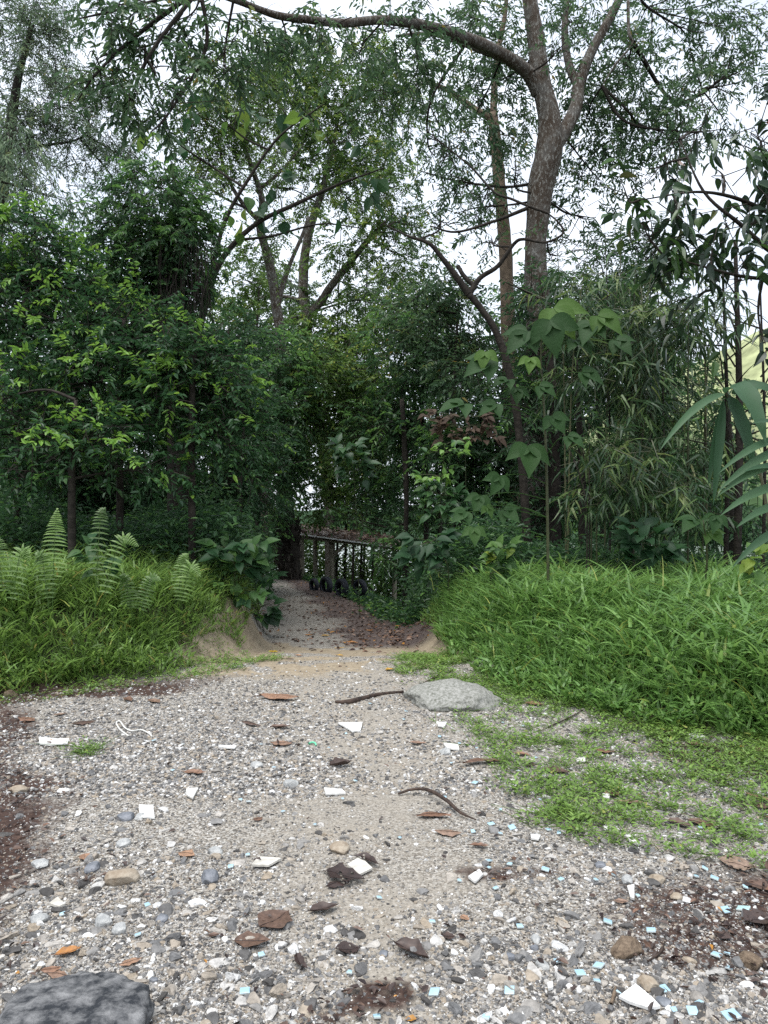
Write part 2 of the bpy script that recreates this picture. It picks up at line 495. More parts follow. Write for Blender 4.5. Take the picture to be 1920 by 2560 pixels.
def build_ground():
    xs = axis(-600, 600, -4.2, 4.2, .045); ys = axis(-60, 900, 1.6, 12, .05, 1.06)
    X, Y = np.meshgrid(xs, ys)
    Z = zg(X, Y)
    b = MB()
    nx, ny = len(xs), len(ys)
    i = (np.arange(ny - 1)[:, None] * nx + np.arange(nx - 1)[None]).ravel()
    b.add(np.stack([X.ravel(), Y.ravel(), Z.ravel()], 1), np.stack([i, i + 1, i + nx + 1, i + nx], 1))
    o = b.build('ground', ground_mat(), smooth=True)
    for nm, a in zip(('sand', 'soil', 'litter', 'green', 'track'), masks(X.ravel(), Y.ravel())):
        at = o.data.attributes.new(nm, 'FLOAT', 'POINT'); at.data.foreach_set('value', np.asarray(a, np.float32))
    tag(o, kind='structure')


build_ground()


def build_water():
    b = MB()
    b.add([(-500, 36, -3), (500, 36, -3), (500, 130, -3), (-500, 130, -3)], [(0, 1, 2, 3)])
    m = bpy.data.materials.new('calm river water'); m.use_nodes = True
    bs = m.node_tree.nodes['Principled BSDF']
    bs.inputs['Base Color'].default_value = (.30, .33, .30, 1)
    bs.inputs['Roughness'].default_value = .12
    n = m.node_tree.nodes.new('ShaderNodeTexNoise'); n.inputs['Scale'].default_value = 1.2; n.inputs['Detail'].default_value = 4
    co = m.node_tree.nodes.new('ShaderNodeTexCoord')
    bp = m.node_tree.nodes.new('ShaderNodeBump'); bp.inputs['Strength'].default_value = .15
    m.node_tree.links.new(co.outputs['Object'], n.inputs['Vector'])
    m.node_tree.links.new(n.outputs['Fac'], bp.inputs['Height']); m.node_tree.links.new(bp.outputs[0], bs.inputs['Normal'])
    tag(b.build('river_water', m), kind='structure')
    # far bank: low wooded rise, higher grassy hill to the right
    xs = np.linspace(-420, 420, 260); ys = np.concatenate([np.linspace(95, 160, 50), np.linspace(165, 420, 40)])
    X, Y = np.meshgrid(xs, ys)
    h = 5 + 48 * np.exp(-((X - 105) / 42) ** 2) + 22 * np.exp(-((X + 170) / 60) ** 2)
    Z = -4.5 + h * sstep(95, 185, Y + 12 * fbm(X * .02, Y * .02, seed=4)) + 2.0 * fbm(X * .12, Y * .12, seed=9)
    b = MB(); nx, ny = len(xs), len(ys)
    i = (np.arange(ny - 1)[:, None] * nx + np.arange(nx - 1)[None]).ravel()
    b.add(np.stack([X.ravel(), Y.ravel(), Z.ravel()], 1), np.stack([i, i + 1, i + nx + 1, i + nx], 1))
    b.vq[0] = np.clip(sstep(52, 75, X[:-1, :-1].ravel()) + .25 * (fbm(X[:-1, :-1].ravel() * .3, Y[:-1, :-1].ravel() * .3, seed=3) - .5), 0, 1)
    o = b.build('hills', ramp_mat('grassy and wooded hillside', [(0, (.02, .045, .018)), (.4, (.05, .09, .035)), (1, (.30, .325, .17))], .95, 0, .1, noisec=.35, nscale=.3), smooth=True)
    tag(o, kind='structure')


build_water()


# ------------------------------------------------------------------ leaf templates (x along the leaf, y across, z up)
def strip(n, width, curve, fold=.15, mid=True):
    """ribbon leaf with a midrib; width(t), z = -curve*t^2"""
    V, Q = [], []
    ts = np.linspace(0, 1, n + 1)
    for t in ts:
        wv = width(t) * .5; z = -curve * t * t
        V += [(t, -wv, z + fold * wv), (t, 0, z), (t, wv, z + fold * wv)]
    for i in range(n):
        a = 3 * i
        Q += [(a, a + 1, a + 4, a + 3), (a + 1, a + 2, a + 5, a + 4)]
    return np.array(V, float), Q, []


T_leaf = (np.array([(0, 0, 0), (.32, .5, .10), (.72, .34, .02), (1, 0, -.12), (.72, -.34, .02), (.32, -.5, .10)], float), [(0, 1, 2, 3), (0, 3, 4, 5)], [])
T_blade = (np.array([(0, .5, 0), (0, -.5, 0), (.38, .42, -.02), (.38, -.42, -.02), (.75, .26, -.13), (.75, -.26, -.13), (1, 0, -.30)], float),
           [(0, 1, 3, 2), (2, 3, 5, 4)], [(4, 5, 6)])
ov = lambda t: 4 * (t + .02) ** .7 * (1.0 - t) ** .9 * .62
T_ovate = strip(9, lambda t: math.sin(math.pi * min(1, t ** .75 + .02)) if t < .98 else .02, .25, .25)
T_long = strip(8, lambda t: max(.02, math.sin(math.pi * min(1, t ** .6 * .98 + .02)) ** .8), .55, .3)


def unit(v):
    return v / np.maximum(1e-9, np.linalg.norm(v, axis=-1, keepdims=True))


def axes(D, N, L, W):
    D = unit(D); S = unit(np.cross(N, D)); U = np.cross(D, S)
    R = np.empty((len(D), 3, 3))
    R[:, :, 0] = D * L[:, None]; R[:, :, 1] = S * W[:, None]; R[:, :, 2] = U * L[:, None]
    return R


def tube(mb, pts, rad, sides=8, v=.5, mi=0, seg=4, rough=.0, r=None):
    """smooth tapered tube through points (Catmull-Rom)"""
    P = np.asarray(pts, float); rad = np.asarray(rad, float)
    if seg > 1 and len(P) > 2:
        Q = np.vstack([2 * P[0] - P[1], P, 2 * P[-1] - P[-2]])
        out, ro = [], []
        for i in range(1, len(Q) - 2):
            for k in range(seg):
                t = k / seg
                out.append(.5 * ((2 * Q[i]) + (-Q[i - 1] + Q[i + 1]) * t + (2 * Q[i - 1] - 5 * Q[i] + 4 * Q[i + 1] - Q[i + 2]) * t * t + (-Q[i - 1] + 3 * Q[i] - 3 * Q[i + 1] + Q[i + 2]) * t ** 3))
                ro.append(rad[i - 1] * (1 - t) + rad[i] * t)
        out.append(P[-1]); ro.append(rad[-1])
        P, rad = np.array(out), np.array(ro)
    T = unit(np.gradient(P, axis=0))
    ref = np.array([0.3, 1, .1]) if abs(T[0][2]) > .7 else np.array([0, 0, 1.])
    A = unit(np.cross(T, ref)); B = np.cross(T, A)
    th = np.linspace(0, 2 * math.pi, sides, endpoint=False)
    rr = rad[:, None] * np.ones(sides)
    if rough:
        rr = rr * (1 + rough * (fbm(P[:, None, 0] * 3 + np.cos(th) * 1.4, P[:, None, 2] * 2.2 + 0 * th, np.sin(th) * 1.4 + 0 * P[:, None, 0], seed=5) - .5) * 2)
    V = P[:, None] + rr[..., None] * (np.cos(th)[None, :, None] * A[:, None] + np.sin(th)[None, :, None] * B[:, None])
    n = len(P); i = np.arange(n - 1)[:, None] * sides; j = np.arange(sides)[None]; j2 = (j + 1) % sides
    q = np.stack([i + j, i + j2, i + sides + j2, i + sides + j], -1).reshape(-1, 4)
    tips = [(0, k, (k + 1) % sides) for k in range(1, sides - 1)] if sides > 2 else []
    top = [((n - 1) * sides, (n - 1) * sides + k, (n - 1) * sides + (k + 1)) for k in range(1, sides - 1)]
    mb.add(V.reshape(-1, 3), q, top, v, v, mi)
    return P


def twigs(mb, A, B, ra, mi=1, v=.4):
    """many thin three-sided twigs from A to B"""
    D = unit(B - A); S = unit(np.cross(D, rng.normal(size=D.shape))); U = np.cross(D, S)
    n = len(A); V = np.empty((n, 6, 3))
    for k in range(3):
        o = S * math.cos(k * 2.094) + U * math.sin(k * 2.094)
        V[:, k] = A + o * ra[:, None]; V[:, 3 + k] = B + o * ra[:, None] * .35
    off = (np.arange(n) * 6)[:, None, None]
    q = (np.array([(0, 1, 4, 3), (1, 2, 5, 4), (2, 0, 3, 5)])[None] + off).reshape(-1, 4)
    mb.add(V.reshape(-1, 3), q, None, v, v, mi)


NLEAF = [0]


def foliage(mb, blobs, L, W, tau, r, per=12, twig=.35, droop=.3, tip=.12, tm=T_leaf, clump=.45, cs=1.0, vr=(.1, .75), rz=None, wood=True, curve=1.0):
    """leafy twigs through ellipsoids given as (px, py, Y, rx_px, ry_px[, tau factor])"""
    for bl in blobs:
        px, py, Y, rx, ry = bl[:5]
        tf = bl[5] if len(bl) > 5 else 1
        c = px2w(px, py, Y); s = Y / F
        R = np.array([rx * s, (rz if rz else .8 * min(rx, ry) * s + .3), ry * s])
        area = math.pi * R[0] * R[2]
        n = int(tau * tf * area / (L * W * .34))
        nt_ = max(3, n // per)
        m = int(nt_ * 2.2) + 8
        u = unit(r.normal(size=(m, 3))) * (r.rand(m, 1) ** .40)
        u *= 1 + .25 * (r.rand(m, 1) - .3)
        P = c + u * R
        k = 1.5 / cs / max(.25, min(R[0], R[2]) ** .5)
        f = fbm(P[:, 0] * k, P[:, 1] * k, P[:, 2] * k * 1.3, seed=int(px + py), o=3) + r.rand(m) * .12
        order = np.argsort(-f)
        keep = order[:max(3, int(m * (1 - clump)))][:nt_] if clump else order[:nt_]
        P = P[keep]; u = u[keep]; nk = len(P)
        out = unit(u * np.array([1, 1, .7]) + r.normal(size=(nk, 3)) * .5 + np.array([0, 0, .05 - droop * .6]))
        tl = twig * (.6 + .8 * r.rand(nk))
        if wood:
            tw = r.rand(nk) < .8
            twigs(mb, (P - out * tl[:, None] * .5)[tw], (P + out * tl[:, None])[tw], .004 + .006 * tl[tw] * min(1.5, Y / 8))
        # leaves along each twig
        t = np.tile(np.linspace(.05, 1, per), nk) + r.normal(size=nk * per) * .03
        I = np.repeat(np.arange(nk), per)
        Dm = out[I]
        side = unit(np.cross(Dm, np.array([0, 0, 1.]) + r.normal(size=(nk, 3))[I] * .3))
        sg = np.tile(np.where(np.arange(per) % 2, 1, -1), nk)[:, None]
        pos = P[I] + Dm * (t * tl[I])[:, None] - np.array([0, 0, 1.]) * (t ** 2 * tl[I] * droop * .6)[:, None]
        D = Dm * .55 + side * sg * .85 + r.normal(size=pos.shape) * .28 + np.array([0, 0, -droop])
        Nn = np.array([0, 0, 1.]) + r.normal(size=pos.shape) * .45
        l = L * (.65 + .6 * r.rand(len(pos))); wd = W * (.7 + .5 * r.rand(len(pos)))
        base = vr[0] + (vr[1] - vr[0]) * r.rand(nk)[I]
        v = base + .12 * r.normal(size=len(pos))
        outer = (np.linalg.norm(u, axis=1) > .78) & (u[:, 2] > -.35)
        tn = fbm(P[:, 0] * 1.1, P[:, 1] * 1.1, P[:, 2] * 1.6, seed=int(px * 3 + py), o=2)
        yt = (tn > np.quantile(tn, max(0, 1 - tip * 2.2))) & (r.rand(nk) < .8) & outer & (u[:, 2] > -.1)
        v = np.where(yt[I] & (t > .35), .84 + .1 * r.rand(len(pos)), v)
        v = np.where(r.rand(len(pos)) < .006, 1.0, np.clip(v, 0, .93))
        mb.inst(tm, pos, axes(D, Nn, l, wd), v)
        NLEAF[0] += len(pos)


def limbs(mb, trunkpts, blobs, r, rad=.05, mi=1, v=.4, nsub=5):
    """branches from the trunk into each blob, with sub-branches"""
    T = np.asarray(trunkpts, float)
    for bl in blobs:
        c = px2w(*bl[:3]); s = bl[2] / F
        d = np.linalg.norm(T - c, axis=1) + .35 * np.maximum(0, T[:, 2] - c[2])
        a = T[int(np.argmin(d))]
        L = np.linalg.norm(c - a)
        mid = (a + c) / 2 + r.normal(size=3) * .1 * L + np.array([0, 0, -.05 * L])
        rr = min(rad, .008 + .014 * L)
        tube(mb, [a, mid, c, c + (c - mid) * .5 + r.normal(size=3) * .08 * L], [rr, rr * .75, rr * .5, rr * .2], 6, v, mi, 5)
        for _ in range(nsub):
            e = c + unit(r.normal(size=3)) * np.array([bl[3] * s, bl[3] * s * .7, bl[4] * s]) * .85
            st = mid + (c - mid) * r.rand()
            m2 = (st + e) / 2 + r.normal(size=3) * .12
            tube(mb, [st, m2, e], [rr * .4, rr * .25, rr * .08], 4, v, mi, 3)


def trunk_obj(parent, pts_px, rad, mat, r, name='trunk', sides=14, rough=.12, ground=False):
    pts = [px2w(*p) for p in pts_px]
    mb = MB()
    P = tube(mb, pts, rad, sides, .5, 0, 6, rough)
    mb.build(name, mat, parent, smooth=True)
    return P


def tree(name, label, cat, trunk, rad, mat, blobs, leafmat, seed, L=.1, W=.04, tau=1.5, branches=(), limb=.05, group=None, nsub=5, ymul=1, **kw):
    r = RS(seed)
    if ymul != 1:
        trunk = [(p[0], p[1], p[2] * ymul) for p in trunk]; rad = [q * ymul for q in rad]; blobs = [(*q[:2], q[2] * ymul, *q[3:]) for q in blobs]
        branches = [([(p[0], p[1], p[2] * ymul) for p in bp], [q * ymul for q in br]) for bp, br in branches]
    b = px2w(*trunk[0])
    b[2] = float(zg(b[0], b[1]))
    t = thing(name, b, label, cat, group)
    pts = [np.array([b[0], b[1], b[2] - .1])] + [px2w(*p) for p in trunk[1:]]
    mb = MB()
    rad = list(rad)
    if len(rad) < len(pts):
        rad = list(np.interp(np.linspace(0, 1, len(pts)), np.linspace(0, 1, len(rad)), rad))
    P = tube(mb, pts, rad, 14, .5, 0, 6, .12)
    mb.build('trunk', mat, t, smooth=True)
    allp = [P]
    for bp, br in branches:
        mb = MB()
        br = list(np.interp(np.linspace(0, 1, len(bp)), np.linspace(0, 1, len(br)), br))
        allp.append(tube(mb, [px2w(*p) for p in bp], br, 10, .5, 0, 6, .12))
        mb.build('branch', mat, t, smooth=True)
    if blobs:
        mb = MB()
        limbs(mb, np.vstack(allp), blobs, r, limb, 1, .4, nsub)
        foliage(mb, blobs, L, W, tau, r, **kw)
        mb.build('crown', [M[leafmat], M['bark'] if mat is not M['palebark'] else mat], t)
    return t


# ------------------------------------------------------------------ trees
# the big lichen-spotted tree on the right with its long limb crossing the top of the view
tree('acacia_tree', 'big tall tree with lichen spotted trunk and a long limb arching over the path', 'tree',
     [(1335, 1400, 14), (1345, 1100, 14), (1345, 800, 14), (1337, 640, 14), (1343, 560, 14), (1352, 470, 14), (1372, 380, 14), (1374, 300, 14), (1352, 200, 14), (1340, 100, 14), (1322, -20, 14), (1300, -200, 14)],
     [.34, .28, .23, .20, .21, .245, .26, .215, .175, .155, .135, .11], M['lichen'],
     [(450, 60, 9.6, 210, 75, 1.1), (250, 35, 9.2, 110, 60, .9), (640, 50, 10, 130, 60, .9), (340, 205, 9.2, 150, 75, 1.15), (240, 185, 9.2, 60, 40, .9), (420, 285, 9.4, 75, 60, .8), (560, 160, 9.8, 120, 60, .9),
      (900, 130, 12, 150, 110, .35), (1010, 230, 12.5, 150, 110, .8), (1160, 90, 14.5, 150, 110, .6), (1180, 300, 14.5, 120, 120, .6), (1070, 360, 14.5, 110, 80, .45), (1250, 200, 15, 90, 170, .5),
      (1560, 170, 15, 170, 150, .8), (1700, 70, 16, 190, 120, .75), (1600, 330, 15, 160, 110, .75), (1800, 200, 16, 150, 150, .55), (1480, 430, 15, 110, 110, .6), (1450, 60, 15, 110, 110, .55), (1480, 300, 15, 90, 100, .7),
      (1450, 540, 15, 90, 70, .35), (1000, 70, 11.2, 130, 55, .5), (820, 60, 10.3, 110, 60, .7), (1130, 60, 12, 90, 50, .45), (700, 130, 10.2, 80, 60, .5), (1400, 120, 13.2, 60, 60, .4), (1290, 420, 13.2, 50, 50, .3), (1190, 520, 14.5, 90, 60, .4), (1130, 450, 14.5, 80, 50, .35), (1720, 330, 14, 110, 90, .4)],
     'acacia', 1, L=.125, W=.042, tau=1.05, per=10, twig=.34, droop=.45, tip=.03, clump=.5, limb=.07, nsub=7,
     branches=[([(1350, 230, 14), (1322, 185, 13.9), (1270, 145, 13.6), (1190, 105, 13), (1080, 68, 12.2), (960, 50, 11.4), (860, 58, 10.8), (760, 48, 10.3), (690, 38, 10), (600, 5, 9.8), (500, -30, 9.6)],
                [.17, .135, .115, .10, .085, .068, .06, .052, .046, .04, .03]),
               ([(1385, 365, 14), (1415, 320, 14.1), (1440, 265, 14.2), (1448, 205, 14.3), (1478, 130, 14.4), (1530, 35, 14.5), (1580, -70, 14.6)], [.17, .14, .125, .12, .10, .085, .07]),
               ([(1446, 215, 14.3), (1425, 170, 14.5), (1412, 90, 14.8), (1420, -40, 15)], [.09, .08, .07, .05]),
               ([(1290, 160, 13.8), (1180, 118, 13.6), (1080, 85, 13.4), (990, 90, 13.2)], [.07, .05, .04, .02]),
               ([(1570, -10, 14.5), (1572, 80, 14.2), (1580, 110, 14.2), (1540, 160, 14.2), (1505, 215, 14.2)], [.03, .03, .025, .02, .01])])

# pale slim trunk just behind it
tree('slim_pale_tree', 'slim pale tan trunked tree standing just behind the big spotted trunk', 'tree',
     [(1290, 1400, 17), (1275, 1000, 17), (1268, 760, 17), (1262, 600, 17), (1250, 480, 17), (1240, 360, 17), (1232, 285, 17)], [.20, .17, .16, .15, .14, .13, .12], M['palebark'],
     [(1130, 230, 17, 110, 70, .6), (1260, 60, 17, 110, 110, .6), (1290, 330, 17, 70, 90, .5), (1220, 460, 17, 90, 70, .5)], 'acacia', 2, L=.13, W=.038, tau=.8, per=9, twig=.32, droop=.4, tip=.03,
     branches=[([(1234, 300, 17), (1170, 262, 17), (1120, 225, 17), (1060, 205, 17)], [.09, .07, .06, .03]),
               ([(1233, 290, 17), (1240, 160, 17), (1262, 40, 17), (1270, -60, 17)], [.09, .07, .05, .04])])

# dark leaning forked tree
tree('leaning_tree', 'dark leaning bare tree forking left of the big spotted trunk', 'tree',
     [(1330, 1390, 11.5), (1300, 1100, 11.5), (1270, 920, 11.5), (1240, 830, 11.5), (1205, 775, 11.5), (1172, 735, 11.5)], [.07, .062, .058, .054, .052, .052], M['bark'],
     [(1100, 540, 12, 90, 60, .35), (1230, 600, 12, 90, 60, .3), (1390, 640, 11.5, 80, 50, .35), (1010, 560, 12, 70, 50, .4), (1110, 400, 11.5, 70, 60, .3)], 'acacia', 3, L=.12, W=.035, tau=.7, per=8, tip=.03, nsub=9,
     branches=[([(1172, 735, 11.5), (1140, 690, 11.5), (1105, 645, 11.5), (1072, 608, 11.5), (1020, 590, 11.6), (960, 560, 11.8)], [.06, .05, .04, .03, .018, .008]),
               ([(1172, 738, 11.5), (1200, 695, 11.5), (1245, 665, 11.4), (1285, 610, 11.3), (1310, 598, 11.2), (1360, 606, 11.1), (1398, 592, 11), (1408, 575, 11), (1392, 552, 11), (1365, 530, 11)], [.05, .04, .034, .028, .022, .018, .017, .016, .014, .012]),
               ([(1368, 532, 11), (1320, 515, 11), (1280, 498, 11.1), (1235, 480, 11.2), (1180, 420, 11.3), (1120, 370, 11.4), (1065, 325, 11.5)], [.02, .02, .018, .016, .012, .006]),
               ([(1320, 520, 11), (1230, 555, 11.1), (1140, 580, 11.2), (1075, 565, 11.3)], [.03, .022, .018, .01]),
               ([(1190, 720, 11.5), (1160, 690, 11.6), (1145, 665, 11.7)], [.04, .035, .03])])

# centre trees
tree('forked_tree', 'grey trunked tree with a Y shaped fork, standing central beyond the shelter', 'tree',
     [(826, 1420, 23.5), (822, 1250, 23.5), (800, 1080, 23.5), (765, 940, 23.2), (768, 800, 23), (758, 730, 23), (762, 640, 23), (778, 560, 23), (805, 480, 23), (830, 380, 23), (850, 270, 23)],
     [.17, .17, .17, .17, .165, .155, .145, .13, .10, .075, .04], M['lichen'],
     [(760, 210, 23, 150, 90), (900, 320, 23, 150, 120), (980, 200, 23, 110, 100, .6), (830, 430, 23, 150, 90, .9), (960, 480, 22, 110, 100, .9), (700, 330, 23, 130, 90, .7), (890, 600, 22, 130, 80, .9), (1020, 640, 22, 100, 80, .8), (850, 200, 23, 130, 90, .8), (700, 470, 23, 90, 70, .5)],
     'small', 4, ymul=1.3, L=.15, W=.066, tau=1.5, per=12, twig=.5, droop=.25, tip=.15, clump=.48, limb=.09,
     branches=[([(775, 785, 23), (805, 750, 23), (830, 712, 22.8), (880, 650, 22.6), (930, 590, 22.4), (980, 540, 22)], [.15, .13, .12, .10, .08, .04]),
               ([(760, 790, 23), (700, 805, 22.8), (640, 840, 22.5)], [.05, .04, .02]), ([(755, 752, 23), (700, 740, 22.8), (650, 745, 22.5), (615, 770, 22)], [.06, .05, .04, .02])])
tree('twisting_tree', 'thin twisting pale trunk tree left of the forked tree', 'tree',
     [(652, 1430, 20.5), (665, 1100, 21), (700, 880, 21), (690, 760, 21), (672, 650, 21), (650, 570, 21), (655, 500, 21), (630, 420, 21), (605, 350, 21)],
     [.15, .15, .14, .14, .13, .11, .09, .07, .05], M['lichen'],
     [(560, 290, 20, 120, 90), (620, 200, 21, 140, 90, .9), (480, 330, 20, 110, 90, .6), (680, 300, 21, 110, 100, .6), (600, 420, 20, 120, 80, .5), (500, 450, 19, 90, 70, .4), (660, 620, 20, 90, 80, .4)],
     'small', 5, L=.11, W=.046, tau=1.25, per=10, twig=.45, droop=.3, tip=.12, clump=.5, limb=.07,
     branches=[([(692, 770, 21), (705, 720, 21), (725, 660, 21), (755, 590, 21), (770, 540, 21)], [.09, .08, .06, .05, .03]),
               ([(655, 560, 21), (600, 500, 21), (560, 420, 21), (545, 330, 21)], [.07, .06, .05, .03]),
               ([(640, 480, 21), (700, 430, 21), (760, 360, 21)], [.06, .04, .02])])
# sparse big-leaved sapling arching across
tree('arching_sapling', 'thin arching sapling with sparse yellowish broad leaves in front of the twisting tree', 'tree',
     [(470, 1330, 13), (480, 950, 13), (520, 740, 13), (560, 640, 13), (640, 560, 13), (740, 510, 13), (850, 460, 13), (960, 420, 13)], [.08, .07, .06, .05, .04, .035, .025, .01], M['bark'],
     [(560, 300, 13, 130, 60, .5), (700, 260, 13, 110, 60, .4), (460, 370, 13, 60, 60, .5), (690, 480, 13, 110, 40, .5), (880, 500, 13, 100, 40, .5), (620, 520, 13, 60, 40, .5), (820, 350, 13, 60, 40, .4)],
     'broad', 6, L=.26, W=.22, tau=.45, per=4, twig=.35, droop=.8, tip=.7, tm=T_ovate, clump=.5, vr=(.3, .9), nsub=3,
     branches=[([(520, 720, 13), (560, 560, 13), (620, 450, 13), (700, 340, 13), (810, 260, 13)], [.045, .035, .03, .02, .01]),
               ([(590, 600, 13), (680, 590, 13), (800, 560, 13), (900, 570, 13)], [.025, .02, .015, .008])])

# airy trees at the upper left, haze painted in as paler leaf colour
tree('airy_tree', 'tall airy tree with pale fine foliage filling the upper left corner', 'tree',
     [(-60, 1250, 20), (-40, 800, 20), (0, 500, 20), (25, 330, 20), (45, 200, 20), (80, 60, 20)], [.30, .25, .2, .15, .1, .05], M['bark'],
     [(70, 90, 20, 120, 130, 1.3), (40, 240, 20, 130, 100, 1.1), (170, 250, 20, 120, 80, .9), (230, 340, 20, 130, 80, .9), (100, 370, 20, 150, 80, .8), (330, 400, 20, 100, 60, .6), (40, 20, 20, 150, 90, .9), (250, 250, 20, 90, 60, .7), (-40, 400, 18, 120, 120, 1), (300, 480, 21, 90, 60, .5)],
     'pale', 7, L=.11, W=.03, tau=.72, per=12, twig=.5, droop=.35, tip=.08, clump=.5, limb=.06,
     branches=[([(20, 380, 20), (100, 365, 20), (190, 350, 20), (225, 320, 20)], [.05, .04, .03, .01])])
tree('airy_tree', 'drooping feathery tree at the far left edge below the airy crown', 'tree',
     [(-30, 1250, 15), (-30, 900, 15), (-40, 600, 15), (-10, 420, 15)], [.16, .12, .1, .05], M['bark'],
     [(30, 350, 15, 70, 60, 1.1), (10, 430, 15, 60, 50, .8), (120, 490, 16, 120, 60, .6), (60, 560, 15, 120, 60, .7)], 'pale', 8, L=.14, W=.03, tau=.85, per=12, twig=.45, droop=1.0, tip=.05)

# vine-smothered dark tree
tree('vine_covered_tree', 'dense dark tree smothered in vines, standing behind the left bank', 'tree',
     [(455, 1330, 12), (450, 1100, 12), (448, 900, 12), (440, 700, 12), (400, 560, 12)], [.24, .2, .18, .14, .08], M['bark'],
     [(380, 500, 12, 120, 80), (430, 570, 12, 110, 80), (320, 580, 12, 110, 90), (470, 650, 12, 70, 110), (400, 680, 12, 120, 110), (300, 700, 12, 100, 90), (450, 780, 12, 80, 100), (240, 560, 12, 50, 50, .6)],
     'dense', 9, L=.095, W=.038, tau=2.6, per=14, twig=.32, droop=.45, tip=.22, clump=.35)
# hanging vine strands on it
t = thing('hanging_vine', px2w(480, 620, 11.5), 'curtain of dark thin vines hanging down the smothered tree', 'vine')
mb = MB(); r = RS(10)
for k in range(110):
    a = px2w(400 + 130 * r.rand(), 590 + 130 * r.rand(), 11.2 + .5 * r.rand()); l = .3 + 1.2 * r.rand()
    tube(mb, [a, a + np.array([.05 * r.normal(), .05 * r.normal(), -l * .5]), a + np.array([.14 * r.normal(), .08 * r.normal(), -l])], [.005, .004, .002], 3, r.rand() * .5, 0, 3)
mb.build('strands', M['bark'], t)

# left thicket: layered shrubs with bright tips
LS = [
    ('leafy_shrub', 'tall shrub with bright green tips at the left edge under the feathery tree', [(40, 1300, 10), (50, 900, 10)], [(60, 620, 10.5, 130, 90), (20, 760, 10, 130, 110), (150, 720, 10.5, 110, 90), (110, 860, 10, 120, 80)], .25),
    ('leafy_shrub', 'dark shrub with fresh lime leaf tips below the smothered tree', [(300, 1320, 9.6), (300, 950, 9.6)], [(240, 800, 10, 140, 90), (360, 830, 9.6, 120, 70), (300, 930, 9.6, 150, 90), (450, 900, 9.6, 100, 80), (170, 960, 9.6, 120, 90)], .3),
    ('leafy_shrub', 'spreading shrub reaching towards the path with lime tips on its right end', [(480, 1350, 9.2), (480, 1000, 9.2)], [(500, 880, 9.4, 110, 60), (540, 960, 9.4, 90, 90), (430, 1010, 9.4, 110, 80), (560, 1080, 9.6, 90, 90, .9)], .35),
    ('leafy_shrub', 'low spreading shrub with tiers of lime tips above the left ferns', [(180, 1330, 8.6), (180, 1150, 8.6)], [(90, 1080, 8.8, 130, 55), (240, 1110, 8.8, 130, 55), (350, 1170, 8.8, 110, 40, .9), (120, 1170, 8.8, 130, 45, .9), (30, 990, 9, 90, 70)], .45),
    ('leafy_shrub', 'dark shrub overhanging the far path from the left', [(600, 1450, 12), (600, 1200, 12)], [(600, 1010, 12.5, 90, 90), (640, 1120, 13, 80, 90), (580, 1180, 12, 80, 80), (650, 1230, 13, 60, 60)], .05),
]
for k, (nm, lab, tr, bl, tp) in enumerate(LS):
    tree(nm, lab, 'shrub', tr + [(tr[-1][0] + 10, tr[-1][1] - 150, tr[-1][2])], [.05, .04, .02], M['bark'], bl, 'shrub', 20 + k, L=.10, W=.042, tau=2.5, per=14, twig=.36, droop=.25, tip=tp, clump=.38, vr=(.05, .55), limb=.035, nsub=4, group='shrubs of the left thicket')

# dark understorey behind the left bank
r0 = RS(33)
UL = [('understorey_tree', 'dark slender tree in the shade at the left edge of the forest', (60, 1330, 13), [(60, 1050, 13, 170, 160), (100, 1200, 13.5, 170, 110)]),
      ('understorey_tree', 'dark bushy tree in the shade behind the tiered shrub', (260, 1330, 13.5), [(260, 1100, 13.5, 160, 160), (260, 1240, 14, 160, 90)]),
      ('understorey_tree', 'dark double stemmed tree in deep shade under the smothered tree', (420, 1340, 14), [(430, 1050, 14, 120, 160), (380, 1220, 14.5, 120, 100, .6)]),
      ('understorey_tree', 'dark leafy tree leaning over the bend of the path', (560, 1400, 15), [(560, 900, 15, 110, 130), (600, 1060, 15.5, 110, 110), (540, 1240, 15, 90, 100, .8)])]
for k, (nm, lab, b, bl) in enumerate(UL):
    tree(nm, lab, 'tree', [b, (b[0] + 8, 1200, b[2]), (b[0] - 5, 1000, b[2]), (b[0] + 12, 820, b[2])], [.055, .05, .04, .02], M['bark'], bl, 'dense', 40 + k, L=.12, W=.045, tau=2.0, per=12, twig=.4, tip=.05, clump=.35, vr=(0, .6), group='shaded trees behind the left bank')

